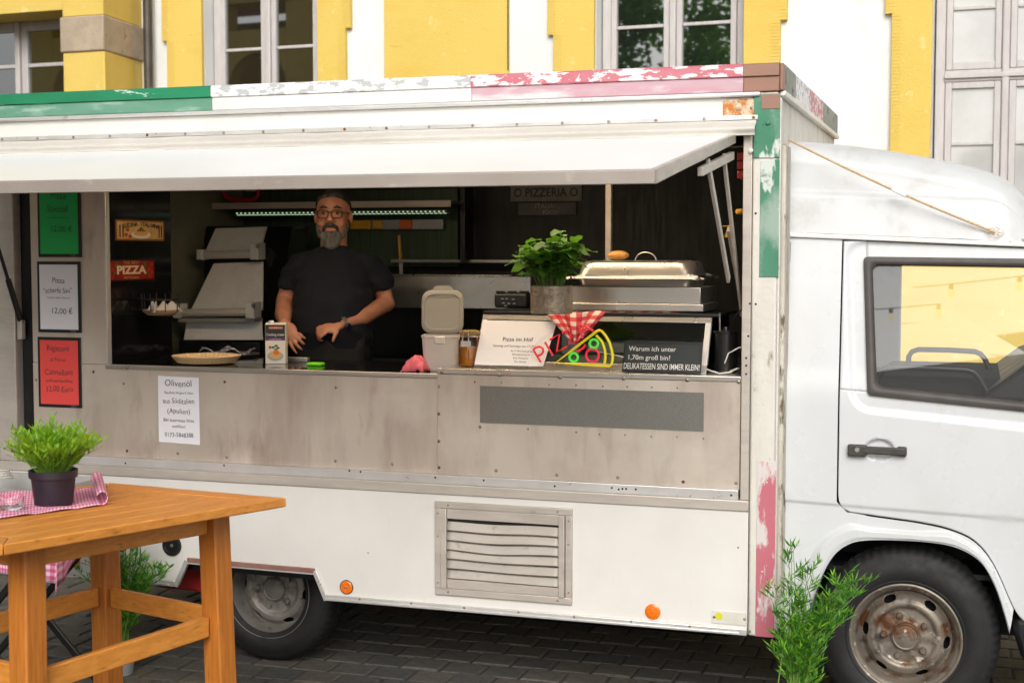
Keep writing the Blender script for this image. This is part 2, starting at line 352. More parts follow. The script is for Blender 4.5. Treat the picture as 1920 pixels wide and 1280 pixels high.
# wall in strips around the window openings so that the reveals are real
edges = [bxx(288)] ; wq = []
for a, b, m in wins: wq.append((bxx(a)-.01, bxx(b)+.01, m))
x = bxx(240)
for a, b, m in wq:
    hb('wall', whitew, (x, a, YB, YB+.4, 0, HT), bevel=0)
    hb('wall', whitew, (a, b, YB, YB+.4, 0, sillz), bevel=0)
    hb('wall', whitew, (a, b, YB, YB+.4, 5.0, HT), bevel=0); x = b
hb('wall', whitew, (x, 9.5, YB, YB+.4, 0, HT), bevel=0)
hb('base_course', yellow, (bxx(300), 9.5, YB-.06, YB-.002, 0, sillz-.03))
hb('window_ledge', stone, (bxx(300), 9.5, YB-.12, YB-.004, sillz-.028, sillz+.03))
# dark rooms behind the glass
hb('room', darkwall, (bxx(240), 9.5, YB+1.6, YB+1.7, 0, HT), bevel=0)
z_notch = B(1260, 60).z; topz = 5.6
def surround(xi, xo, notch, d=.05):
    """dressed window surround: flush inner edge at xi, outer edge steps out at the notch height; tooled margin with small ribs"""
    s = 1 if xo > xi else -1; wide = xo+s*.052
    pts = [(xi, sillz+.03), (xo, sillz+.03), (xo, notch), (wide, notch), (wide, topz), (xi, topz)]
    MB().prism([(p[0], YB-d, p[1]) for p in pts], (0, d-.003, 0)).xf(RB).build('window_surround', yellow, house, bevel=.006)
    mb = MB(); z = sillz+.06
    while z < topz-.02:
        e = xo if z < notch else wide
        mb.box(min(e, e-s*.075), max(e, e-s*.075), YB-d-.0035, YB-d-.0005, z, z+.012+.003*random.random()); z += .026
    mb.xf(RB).build('tooled_margin', yellow, house, smooth=0, kind='stuff')
surround(bxx(383), bxx(318), B(305, 80).z); surround(bxx(599), bxx(652), B(650, 55).z)
surround(bxx(1117), bxx(1041), B(1035, 68).z); surround(bxx(1396), bxx(1465), B(1470, 40).z)
surround(bxx(1749), bxx(1673), B(1665, 28).z)
hb('pilaster', yellow, (bxx(723), bxx(956), YB-.035, YB-.003, 0, HT))
hb('cable', seal, (bxx(954.6), bxx(956.4), YB-.045, YB-.034, B(955,133).z, HT), bevel=0)
def window(x0, x1, pm, ytr, ymu):
    yw = YB+.14; win = hb('window', winfr, (x0, x0+.075, yw, yw+.07, sillz+.02, 5.0), bevel=.008)
    hb('jamb', winfr, (x1-.075, x1, yw, yw+.07, sillz+.02, 5.0), win, .008)
    xm = (x0+x1)/2; hb('mullion', winfr, (xm-.028, xm+.028, yw-.03, yw+.07, sillz+.02, 5.0), win, .012)
    hb('transom', winfr, (x0+.07, x1-.07, yw-.012, yw+.068, ytr-.045, ytr+.045), win, .008)
    hb('transom_moulding', winfr, (x0+.07, x1-.07, yw-.035, yw-.013, ytr-.02, ytr+.015), win, .006)
    for a, b in ((x0+.078, xm-.03), (xm+.03, x1-.078)):
        for za, zb, mus in ((sillz+.03, ytr-.047, [ytr-.52]), (ytr+.047, 4.99, [ymu, ymu+.62])):
            hb('sash', winfr, (a, a+.05, yw-.01, yw+.05, za, zb), win, .006); hb('sash', winfr, (b-.05, b, yw-.01, yw+.05, za, zb), win, .006)
            hb('sash', winfr, (a+.05, b-.05, yw-.009, yw+.049, za, za+.06), win, .006); hb('sash', winfr, (a+.05, b-.05, yw-.009, yw+.049, zb-.05, zb), win, .006)
            lv = [za+.06]+[q for q in mus if za+.1 < q < zb-.1]+[zb-.05]
            for q in lv[1:-1]: hb('muntin', winfr, (a+.05, b-.05, yw, yw+.045, q-.014, q+.014), win, .005)
            for q0, q1 in zip(lv, lv[1:]): hb('pane', pm, (a+.051, b-.051, yw+.02, yw+.026, q0+.002, q1-.002), win, 0, 0)
ytr = B(1850, 137).z; ymu = B(1260, 42).z
for a, b, m in wq: window(a+.012, b-.012, m, ytr, ymu)

# ---- projecting wing at the house's left: pier with a sandstone band, deep-set window
wing = thing('house_wing', 'yellow corner pier with a sandstone band and deep-set window beside the downpipe', 'house', RB @ Vector((bxx(150), YB-.7, 0)), AL)
YP = YB-.75
def wx(px, y=YP): return B(px, 60, y).x
xa, xb = wx(117), wx(195); xc = bxx(266)
def pier(z0, z1, e, m, name, bev=.01):
    MB().prism([(xa-e, YP-e, z0), (xb+e*.4, YP-e, z0), (xc+e, YB-.02, z0), (xc+e, YB+.3, z0), (xa-e, YB+.3, z0)], (0,0,z1-z0)).xf(RB).build(name, m, wing, bevel=bev)
zb0 = B(150, 98, YP).z; zb1 = B(150, 31, YP).z
pier(0, zb0, 0, yellow, 'pier'); pier(zb0+.001, zb1, .018, stone, 'stone_band', .014); pier(zb1+.001, HT, 0, yellow, 'pier')
zl = B(60, 22, YP).z
hb('lintel', yellow, (xa-3, xa-.001, YP+.02, YB+.3, zl, HT), wing)
hb('back_wall', yellow, (xa-3, xa-.001, YB-.12, YB+.3, 0, sillz), wing)
hb('room', darkwall, (xa-3, xa, YB+.5, YB+.6, 0, HT), wing, 0)
yw = YB-.30; bx0 = B(40, 100, yw).x
for a, b in ((bx0, xa-.03), (bx0-1.0, bx0-.06)):
    wn = hb('window', winfr, (a, a+.07, yw, yw+.07, sillz, zl), wing, .008)
    hb('jamb', winfr, (b-.02, b+.03, yw, yw+.07, sillz, zl), wn, .008); hb('head', winfr, (a+.071, b-.021, yw+.001, yw+.069, zl-.09, zl-.001), wn, .008)
    q = B(75, 122, yw).z
    hb('muntin', winfr, (a+.071, b-.021, yw+.005, yw+.055, q-.018, q+.018), wn, .006)
    for z0, z1 in ((sillz, q-.019), (q+.019, zl-.092)): hb('pane', pane_m, (a+.071, b-.021, yw+.03, yw+.036, z0, z1), wn, 0, 0)
hb('mullion', winfr, (bx0-.058, bx0-.002, yw-.03, yw+.08, sillz, zl), wing, .01)
dpx = B(277, 60, YB-.1).x
dp = MB().cyl((dpx, YB-.1, 0), (dpx, YB-.1, HT), .042, n=20).xf(RB).build('downpipe', mat('zinc', (.075,.065,.055), .5, .5, var=(.11,.095,.08), vs=8))
tag(dp, 'dark grey round rain downpipe fixed between the pier and white wall', 'downpipe')

# ================================================================== courtyard behind the camera (seen mirrored in the panes)
op = thing('courtyard_house', 'yellow arcaded courtyard house with brown tile roof, mirrored in window glass', 'house', (-19, -9, 0))
for i in range(6):
    MB().box(-27+i*2.6, -26.2+i*2.6, -9.5, -9, 0, 8.4).build('pillar', yellow, op, bevel=.02)
    n = 12; c = -25.3+i*2.6
    for zs_ in (2.4, 6.2):
        pts = [(c+.9*math.cos(math.pi*k/n), -9.02, zs_+.9*math.sin(math.pi*k/n)) for k in range(n+1)]+[(c-.9, -9.02, zs_+1.5), (c+.9, -9.02, zs_+1.5)]
        MB().prism(pts, (0,-.46,0)).build('arch', yellow, op)
MB().box(-27.2, -11.0, -10, -8.95, 8.4, 9.2).build('wall', yellow, op); MB().box(-27, -11.2, -12, -11.8, 0, 8.4).build('wall', yellow, op); MB().box(-27, -11.2, -11.8, -9.05, 3.95, 4.2).build('gallery_floor', yellow, op)
MB().prism([(-27.5, -8.6, 9.2), (-27.5, -15, 9.2), (-27.5, -12, 11.6)], (17, 0, 0)).build('roof', mat('roof_tile', (.20,.085,.055), .8, var=(.12,.06,.045), vs=9, bump=.5, bscale=12), op)
def leaf_mesh(mb, p, d, n, L, W, cup=.15):
    d = d.normalized(); s = d.cross(n); s = s.normalized() if s.length > 1e-4 else d.orthogonal().normalized(); n = s.cross(d)
    mb.add([p, p+d*L*.45+s*W+n*cup*W, p+d*L-n*cup*L*.6, p+d*L*.45-s*W+n*cup*W], [(0,1,2),(0,2,3)])
TXc = -6.9
tr = thing('courtyard_tree', 'leafy green tree mirrored in the central window panes', 'tree', (TXc, -9.5, 0))
MB().tube([(TXc,-9.5,0),(TXc+.05,-9.5,1.5),(TXc-.05,-9.45,3.2),(TXc+.1,-9.5,5.5),(TXc,-9.5,8)], [.24,.19,.16,.1,.03], 10).build('trunk', mat('bark', (.10,.075,.05), .9, bump=.6, bscale=20), tr)
mb = MB(); rr = random.Random(5)
for k in range(190):
    cz = rr.uniform(3.6, 9.8); rad = 3.8*math.sin(math.pi*min(1, max(.08, (cz-3)/7.4)))**.7; a = rr.uniform(0, 6.283); q = rad*rr.random()**.5
    c = Vector((TXc+q*math.cos(a), -9.5+q*math.sin(a)*.8, cz))
    for _ in range(95):
        p = c+Vector((rr.gauss(0,.32), rr.gauss(0,.32), rr.gauss(0,.24))); leaf_mesh(mb, p, Vector((rr.gauss(0,1), rr.gauss(0,1), rr.gauss(-.3,.6))), Vector((rr.gauss(0,.5), rr.gauss(0,.5), 1)), rr.uniform(.17,.30), .08)
mb.build('crown', leafy(mat('tree_leaf', (.10,.30,.025), .6, var=(.18,.42,.04), vs=1.2), (.25,.55,.04), .5), tr, smooth=0)
# ================================================================== food truck
Y0, XL, XR, Y1 = 5.45, -4.26, -.72, 7.62
truck = thing('food_truck', 'white pizza food truck with open serving flap and stainless counter front', 'food truck', (-2.4, 6.5, 0))
T = lambda name, m, ext, bevel=.002, parent=truck, **k: MB().box(*ext).build(name, m, parent, bevel=bevel, **k)
px0 = lambda px, py=500, Y=Y0: P(px, py, Y=Y).x
pz0 = lambda px, py, Y=Y0: P(px, py, Y=Y).z
# --- shell
T('roof', white, (XL, XR-.002, Y0+.02, Y1, 2.445, 2.54), .01)
T('back_wall', white, (XL, XR-.002, Y1-.03, Y1, .36, 2.444))
T('rear_wall', white, (XL, XL+.03, Y0+.03, Y1-.031, .36, 2.444))
front = T('front_wall', dirtywhite, (XR-.045, XR-.003, Y0+.03, Y1-.031, .36, 2.444))
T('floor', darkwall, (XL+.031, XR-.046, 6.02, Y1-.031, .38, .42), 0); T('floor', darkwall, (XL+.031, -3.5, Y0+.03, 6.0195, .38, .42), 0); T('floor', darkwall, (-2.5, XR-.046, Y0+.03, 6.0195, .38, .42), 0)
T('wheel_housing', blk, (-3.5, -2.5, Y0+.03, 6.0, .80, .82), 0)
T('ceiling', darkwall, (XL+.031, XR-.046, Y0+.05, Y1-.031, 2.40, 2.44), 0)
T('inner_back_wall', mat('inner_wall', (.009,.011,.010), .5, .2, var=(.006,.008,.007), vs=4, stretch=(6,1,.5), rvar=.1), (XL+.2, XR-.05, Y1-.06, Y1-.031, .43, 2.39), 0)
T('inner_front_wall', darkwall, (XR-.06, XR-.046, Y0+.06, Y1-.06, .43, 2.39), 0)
# --- roof fascia with the painted tricolour
segs = [(XL, px0(400,190), green1, green2, 'green painted fascia'), (px0(400,190), px0(886,160), wht1, white, 'white painted fascia'), (px0(886,160), px0(1395,140), pink1, pink2, 'flaking pink fascia'), (px0(1395,140), XR, brown1, brown1, 'brown corner of the fascia')]
for a, b, m1, m2, lb in segs:
    fb = MB().prism([(a+.0006, Y0-.010, 2.499), (a+.0006, Y0-.022, 2.502), (a+.0006, Y0-.022, 2.543), (a+.0006, Y0-.014, 2.549), (a+.0006, Y0+.06, 2.549), (a+.0006, Y0+.06, 2.499)], (b-a-.0012,0,0)).build('roof_fascia', m1, truck, smooth=30, label=lb)
    MB().box(a+.0006, b-.0006, Y0-.013, Y0+.05, 2.444, 2.4985).build('lower_band', m2, fb, bevel=.003)
yy = [Y0+.06, 5.83, 6.3, 6.9, Y1]
for (a, b), m in zip(zip(yy, yy[1:]), (greyp, wht1, pink1, greyp)):
    T('roof_fascia', m, (XR-.08, XR+.014, a+.0006, b-.0006, 2.447, 2.549), .004)
T('corner_return', brown1, (XR+.0005, XR+.0135, Y0-.008, Y0+.0595, 2.447, 2.548), .003)
T('drip_rail', aluw, (XR-.002, XR+.022, Y0+.01, Y1, 2.425, 2.4465), .004)
T('roof_moulding', aluw, (XL, XR-.07, Y0-.024, Y0+.03, 2.426, 2.4425), .005)
T('header_panel', white, (XL, -.822, Y0, Y0+.04, 2.337, 2.4255), .002)
T('hinge_rail', aluw, (XL, -.80, Y0-.014, Y0-.0005, 2.338, 2.357), .003)
n = 14; prof = []
for k in range(n+1):
    a = k/n; prof.append((Y0-.012-.042*math.sin(a*math.pi*.62)+.006*math.sin(a*9), 2.337-.058*a))
prof = prof+[(y+.004, z-.001) for y, z in reversed(prof)]
MB().grid(lambda s, t: Vector((XL+s*(-.806-XL), 0, 0))+Vector((0, prof[round(t*(len(prof)-1))][0]+.003*mnoise.noise(Vector((s*16, t*2, 0))), prof[round(t*(len(prof)-1))][1]+.003*mnoise.noise(Vector((s*22, 3, 0))))), 90, len(prof)-1).build('hinge_cover', vinyl, truck, smooth=60)
mb = MB()
for k in range(19): 
    x = XL+.06+k*.188; mb.lathe([(0,.004),(.005,.0035),(.0066,0)], (x, Y0-.014, 2.347), (0,-1,0), 10)
mb.build('rail_screws', screw, truck, kind='stuff')
x0, x1, z0, z1 = rect(1356, 187, 1415, 216, Y0)
rp = T('hinge_plate', rust, (x0, x1, Y0-.006, Y0-.0008, z0, z1)); MB().lathe([(.0,.006),(.008,.006),(.013,.003),(.016,0)], ((x0+x1)/2, Y0-.006, (z0+z1)/2), (0,-1,0), 16).build('bolt', rust, rp)
# --- serving flap
hz, fz, fy = 2.281, P(1228, 319, Y=4.0).z, 4.0
xe = P(1228, 330, Y=fy).x
flap = MB().prism([(XL+.02, Y0-.03, hz), (XL+.02, fy+.02, fz+.001), (XL+.02, fy+.02, fz-.022), (XL+.02, Y0-.03, hz-.024)], (xe-.02-XL-.02, 0, 0)).build('serving_flap', flapw, truck, bevel=.003)
MB().prism([(XL+.02, fy, fz-.038), (XL+.02, fy, fz+.001), (XL+.02, fy+.006, fz+.004), (XL+.02, fy+.0195, fz+.002), (XL+.02, fy+.0195, fz-.038)], (xe-XL-.02, 0, 0)).build('front_rail', mat('worn_rail', (.40,.35,.31), .5, .3, var=(.33,.285,.25), vs=5, stretch=(.6,1,1), layers=[((.52,.48,.44),12,.58,.7,(.4,1,1))]), flap, bevel=.0015)
sl = (hz-fz)/(Y0-.03-fy)
MB().prism([(xe-.019, fy+.0202, fz+.005), (xe-.019, Y0-.03, hz+.004), (xe-.019, Y0-.03, hz-.03), (xe-.019, fy+.0202, fz-.038)], (.019,0,0)).build('end_rail', alu, flap, bevel=.0015)
MB().prism([(xe-.05, fy+.4, fz+.4*sl-.026), (xe-.05, fy+.95, fz+.95*sl-.027), (xe-.05, fy+.95, fz+.95*sl-.05), (xe-.05, fy+.4, fz+.4*sl-.05)], (.02,0,0)).build('stiffener', alu, flap)
def arm(p0, p1, w=.03, X=xe-.012, X2=None):
    a = P(*p0, X=X); b = P(*p1, X=X if X2 is None else X2); return MB().bar(a, b, .012, w, up=(0, .5, .5)).build('flap_strut', alu, truck, bevel=.002)
arm((1327, 302), (1366, 525)); arm((1357, 291), (1391, 590), .026); arm((1366, 430), (1391, 575), .022, xe-.03)
MB().bar(P(1313, 322, X=xe-.01), P(1372, 292, X=xe-.01), .02, .03, up=(0,0,1)).build('strut_bracket', alu, truck, bevel=.002)
ga = P(-6, 455, Y=Y0-.12); gb = P(40, 605, Y=Y0+.015)
gs = MB().tube([ga, ga.lerp(gb, .5)], .008, 10).tube([ga.lerp(gb, .45), gb], .013, 12).build('gas_strut', blk, truck)
MB().box(gb.x-.012, gb.x+.012, Y0+.0, Y0+.028, gb.z-.075, gb.z+.012).build('bracket', alu, gs, bevel=.002)
# --- opening frame
T('frame_post', alu, (XL, px0(27), Y0-.006, Y0+.05, .884, 2.336), .004)
T('frame_post', alu, (px0(1392), -.8205, Y0-.004, Y0+.06, .884, 2.336), .003)
T('frame_sill', alu, (XL, -.8205, Y0-.008, Y0+.06, .841, .8835), .004)
T('sill_ledge', aluw, (px0(28), px0(1388), Y0+.004, Y0+.06, .884, .9205), .002)
mb = MB()
for px, py in ((655,882),(676,884),(816,895),(907,900),(1040,911),(1147,914),(1160,917),(1167,916),(1174,916),(1192,917),(1371,928),(235,868),(420,872)):
    p = P(px, py, Y=Y0+.004); mb.lathe([(0,.001),(.0035,.001),(.0045,0)], p, (0,-1,0), 8)
mb.build('ledge_holes', blk, truck, kind='stuff')
mb = MB()
for px, py in ((1406,569),(1403,630),(1399,671),(1399,685),(1399,701),(1417,400),(1417,570)):
    p = P(px, py, Y=Y0-.005); mb.lathe([(0,.001),(.0035,.001),(.0045,0)], p, (0,-1,0), 8)
mb.build('frame_holes', blk, truck, kind='stuff')
T('shadow_gap', blk, (px0(28), px0(50), Y0+.045, Y0+.06, .921, 2.30), 0)
T('side_panel', steel, (px0(50)+.001, px0(189), Y0+.03, Y0+.05, 1.337, 2.33), .002)
T('side_panel_edge', aluw, (px0(189)+.0005, px0(193), Y0+.026, Y0+.058, 1.337, 2.33), .002)
xs = px0(818, 790)
lower = T('counter_panel', steel, (px0(50)+.001, xs-.001, Y0+.028, Y0+.048, .921, 1.3355), .002)
T('counter_lip', steel2, (px0(189), xs-.001, Y0+.018, Y0+.0275, 1.318, 1.3385), .003)
right = T('counter_panel', steel, (xs, px0(1390), Y0+.012, Y0+.048, .921, 1.339), .002)
lip = T('counter_lip', steel2, (xs, px0(1391), Y0+.006, Y0+.06, 1.3395, 1.362), .003)
mb = MB()
def riv(pts, Y, r=.006, h=.0035):
    for px, py in pts: mb.lathe([(0,h),(r*.6,h*.9),(r,h*.3),(r*1.15,0)], P(px, py, Y=Y), (0,-1,0), 10)
riv([(232,719),(421,716),(630,726),(238,845),(333,850),(425,857),(629,864),(735,870),(175,697),(68,712)], Y0+.028)
riv([(823,724),(823,776),(823,827),(823,876),(930,882),(1044,890),(1158,895),(1281,903),(1380,905),(900,800)], Y0+.012)
riv([(828,697),(936,702),(1050,707),(1169,709),(1289,712),(1385,715)], Y0+.006, .007)
riv([(890,716),(940,717),(1030,721),(1080,722),(1130,724),(1176,725),(1222,726),(1270,727),(990,804),(1080,810),(1124,814),(1172,815),(1221,818),(1269,819),(1319,822)], Y0+.012, .0035, .002)
mb.build('panel_rivets', screw, truck, kind='stuff')
# perforated ventilation sheet
m = mat('perforated_sheet', (.50,.455,.40), .42, .7); N = m.node_tree.nodes; L = m.node_tree.links; b = N['Principled BSDF']
tc = N.new('ShaderNodeTexCoord'); sp = N.new('ShaderNodeSeparateXYZ'); L.new(tc.outputs['Object'], sp.inputs[0]); k = math.pi/.0036; prev = None
for i, kk in ((0, k), (2, k)):
    a = N.new('ShaderNodeMath'); a.operation = 'MULTIPLY'; a.inputs[1].default_value = kk; L.new(sp.outputs[i], a.inputs[0])
    q = N.new('ShaderNodeMath'); q.operation = 'SINE'; L.new(a.outputs[0], q.inputs[0])
    if prev: pr = N.new('ShaderNodeMath'); pr.operation = 'MULTIPLY'; L.new(prev.outputs[0], pr.inputs[0]); L.new(q.outputs[0], pr.inputs[1]); prev = pr
    else: prev = q
gt = N.new('ShaderNodeMath'); gt.operation = 'GREATER_THAN'; gt.inputs[1].default_value = .04; L.new(prev.outputs[0], gt.inputs[0])
mx = N.new('ShaderNodeMix'); mx.data_type = 'RGBA'; L.new(gt.outputs[0], mx.inputs[0]); mx.inputs[6].default_value = (.42,.40,.36,1); mx.inputs[7].default_value = (.01,.016,.015,1); L.new(mx.outputs[2], b.inputs['Base Color'])
iv = N.new('ShaderNodeMath'); iv.operation = 'SUBTRACT'; iv.inputs[0].default_value = .7; L.new(gt.outputs[0], iv.inputs[1]); L.new(iv.outputs[0], b.inputs['Metallic'])
x0, x1, z0, z1 = rect(900, 723, 1319, 810, Y0+.01); z0 = P(900, 792, Y=Y0+.01).z
MB().box(x0, x1, Y0+.0085, Y0+.0118, z0, z1).build('perforated_grille', m, truck, smooth=0)
# --- skirt with the wheel cut-out
sk = [(XL, .366), (-3.345, .364), (-3.284, .487), (-2.667, .482), (-2.612, .358), (-.822, .358), (-.822, .8405), (XL, .8405)]
MB().prism([(x, Y0, z) for x, z in sk], (0,.028,0)).build('skirt_panel', white, truck, smooth=30)
for (a, b) in ((sk[0], sk[1]), (sk[4], sk[5])):
    T('skirt_rail', aluw, (a[0], b[0], Y0-.012, Y0-.0005, b[1]-.001, b[1]+.026), .003); T('skirt_rail', aluw, (a[0], b[0]-.03, Y0-.018, Y0-.0125, b[1]+.002, b[1]+.012), .002)
mt = mat('arch_trim', (.23,.105,.08), .55, var=(.30,.16,.12), vs=14)
def vp(q, y): return Vector((q[0], y, q[1]))
for a, b, m in ((sk[1], sk[2], aluw), (sk[2], sk[3], mt), (sk[3], sk[4], aluw)):
    MB().bar(vp(a, Y0-.006), vp(b, Y0-.006), .012, .02, up=(0,0,1)).build('arch_trim', m, truck, bevel=.002)
MB().bar(vp(sk[2], Y0-.008)-Vector((0,0,.013)), vp(sk[3], Y0-.008)-Vector((0,0,.013)), .01, .006).build('arch_trim', aluw, truck)
mb = MB()
for k in range(15): 
    x = -4.1+k*.235
    if x < -3.4 or x > -2.58: mb.lathe([(0,.003),(.004,.0025),(.0055,0)], (x, Y0-.012, .377), (0,-1,0), 8)
for px, py in ((1384,1026),(870,1009),(690,1036)): mb.lathe([(0,.002),(.003,.0015),(.004,0)], P(px, py, Y=Y0), (0,-1,0), 8)
mb.build('skirt_rivets', screw, truck, kind='stuff')
T('chassis_light_block', blk, (-4.1, -.8, 6.03, Y1-.1, .32, .379), 0); T('chassis_rail', blk, (-4.1, .6, 5.95, 6.03, .38, .5)); T('chassis_rail', blk, (-4.1, .6, 7.0, 7.08, .38, .5))  # first box is a dark underbody slab added to block light, then the rails
T('wheel_box', blk, (-3.5, -2.5, 5.98, 6.0, .30, .799), 0); T('rear_axle', blk, (-3.03, -2.95, 5.9, 7.4, .28, .36), .02)
T('tank_light_block', blk, (-2.45, -1.0, 6.2, 6.6, .13, .37), .03); T('valance_light_block', blk, (-4.1, -.9, 7.45, 7.48, .08, .38), 0); T('silencer_light_block', blk, (-2.1, -1.3, 6.1, 6.35, .22, .37), .05)  # unseen boxes added to keep bounce light off the ground under the truck
c = P(323, 1022, Y=Y0)
cap = MB().lathe([(0,.004),(.03,.004),(.036,.012),(.043,.012),(.047,.004),(.047,0)], c+Vector((0,-.0005,0)), (0,-1,0), 32).build('filler_cap', blk, truck, label='round black filler cap')
MB().lathe([(0,.010),(.006,.009),(.008,.004)], c, (0,-1,0), 12).build('lock', steel2, cap)
for px, py, r, lb in ((650, 1100, .028, 1), (1224, 1146, .031, 0)):
    p = P(px, py, Y=Y0-.001); rf = MB().lathe([(0,.007),(r*.85,.007),(r,.004),(r,0)], p, (0,-1,0), 28).build('side_reflector', orange, truck, label='round orange reflector')
    if lb: MB().lathe([(r,.0045),(r*1.1,.004),(r*1.1,0)], p, (0,-1,0), 28).build('bezel', blk, rf); MB().lathe([(0,.010),(.005,.009),(.006,.006)], p, (0,-1,0), 10).build('screw', screw, rf)
x0, x1, z0, z1 = rect(1335, 1142, 1400, 1172, Y0); x0b, _, z0, _ = rect(1335, 1167, 1400, 1172, Y0)
pl = T('marker_plate', mat('plate_ivory', (.66,.65,.58), .5, var=(.6,.58,.5), vs=20), (x0, x1, Y0-.005, Y0-.0008, z0, z1-.002), .001)
MB().lathe([(0,.002),(.0145,.002),(.0145,0)], P(1348, 1154, Y=Y0-.005), (0,-1,0), 24).build('dot_sticker', mat('lime_sticker', (.62,.60,.02), .6), pl)
for px, py in ((1339,1156),(1396,1160)): MB().lathe([(0,.003),(.005,.002),(.006,0)], P(px, py, Y=Y0-.005), (0,-1,0), 10).build('screw', screw, pl)
# --- corner post, painted in bands
cx0, cx1 = -.8185, -.7235
T('corner_post', dirtywhite, (cx0, cx1, Y0-.004, Y0+.029, .357, 2.443), .008)
sx0, sx1 = px0(1424), px0(1459)
for za, zb, m, lb in ((pz0(1440,176), pz0(1440,297), greenp, 'green corner bracket'), (pz0(1440,299), pz0(1440,520), greenp, 'green band'), (pz0(1428,862), pz0(1420,1192), pinkp, 'flaking pink band')):
    za, zb = max(za, zb), min(za, zb); d = .010 if lb == 'green corner bracket' else .0072
    T('post_band', m, (sx0-(.026 if d > .008 else 0), sx1+.002, Y0-d, Y0-.0042, zb+.001, za-.001), .002, label=lb)
T('bracket_patch', brown1, (sx0+.002, sx1, Y0-.0125, Y0-.0102, pz0(1440,205), pz0(1440,178)), .001)
for px, py in ((1440,230),(1408,283)): MB().lathe([(0,.008),(.009,.007),(.011,0)], P(px, py, Y=Y0-.010), (0,-1,0), 6).build('bolt', greenp if px > 1420 else aluw, truck)
T('post_edge', dirtywhite, (XR-.0028, XR+.006, Y0+.002, Y0+.045, .37, 2.42), .003)
T('seam_filler', seamdirt, (XR-.0025, XR+.02, Y0+.055, Y0+.20, .5, 2.25), .008)
# --- ventilation louvre
ax0, ax1 = px0(817,1020), px0(1074,1040); az1 = pz0(818,938); az0 = pz0(818,1112)
vent = T('vent_grille', blk, (ax0+.02, ax1-.02, Y0-.001, Y0+.02, az0+.02, az1-.02), 0, label='aluminium louvred ventilation grille')
fr_ = [(ax0, ax1, az1-.028, az1), (ax0, ax1, az0, az0+.028), (ax0, ax0+.028, az0+.0282, az1-.0282), (ax1-.028, ax1, az0+.0282, az1-.0282)]
for a, b, c_, d in fr_: MB().box(a, b, Y0-.014, Y0-.0012, c_, d).build('frame', alu, vent, bevel=.003)
for a in (ax0+.03, ax1-.054): MB().box(a, a+.024, Y0-.022, Y0-.0012, az0+.0285, az1-.0285).build('side_strip', alu, vent, bevel=.002)
MB().box(ax0+.0545, ax1-.0545, Y0-.012, Y0-.0012, az1-.07, az1-.0285).build('frame', alu, vent, bevel=.002); MB().box(ax0+.0545, ax1-.0545, Y0-.012, Y0-.0012, az0+.0285, az0+.075).build('frame', alu, vent, bevel=.002)
slatm = mat('dusty_aluminium', (.45,.41,.36), .55, .2, var=(.37,.335,.29), vs=6, stretch=(.6,1,2), layers=[((.20,.17,.14),14,.6,.75)])
zz0, zz1 = az0+.075, az1-.07; ns = 6
for k in range(ns):
    zc = zz0+(k+.5)*(zz1-zz0)/ns; bend = .008 if k >= 3 else .002
    def sl_(s, t, zc=zc, bend=bend, k=k):
        x = ax0+.055+s*(ax1-ax0-.11); sag = -bend*math.exp(-((s-.42)/.30)**2)+.002*math.sin(s*5+k)
        prof = [(.014, .033), (.002, .014), (-.013, -.011), (-.018, -.021), (-.012, -.027)]; q = prof[round(t*4)]
        return Vector((x, Y0+q[0], zc+q[1]+sag))
    MB().grid(sl_, 24, 4).build('slat', slatm, vent, smooth=50, solid=.0016)
mb = MB()
for a in (ax0+.014, ax1-.014):
    for z in (az0+.05, (az0+az1)/2+.05, az1-.05): mb.lathe([(0,.003),(.0035,.0025),(.0045,0)], (a, Y0-.014, z), (0,-1,0), 8)
for a in (ax0+.06, ax1-.06):
    for z in (az0+.014, az1-.014): mb.lathe([(0,.003),(.0035,.0025),(.0045,0)], (a, Y0-.014, z), (0,-1,0), 8)
mb.build('screws', screw, vent, kind='stuff')
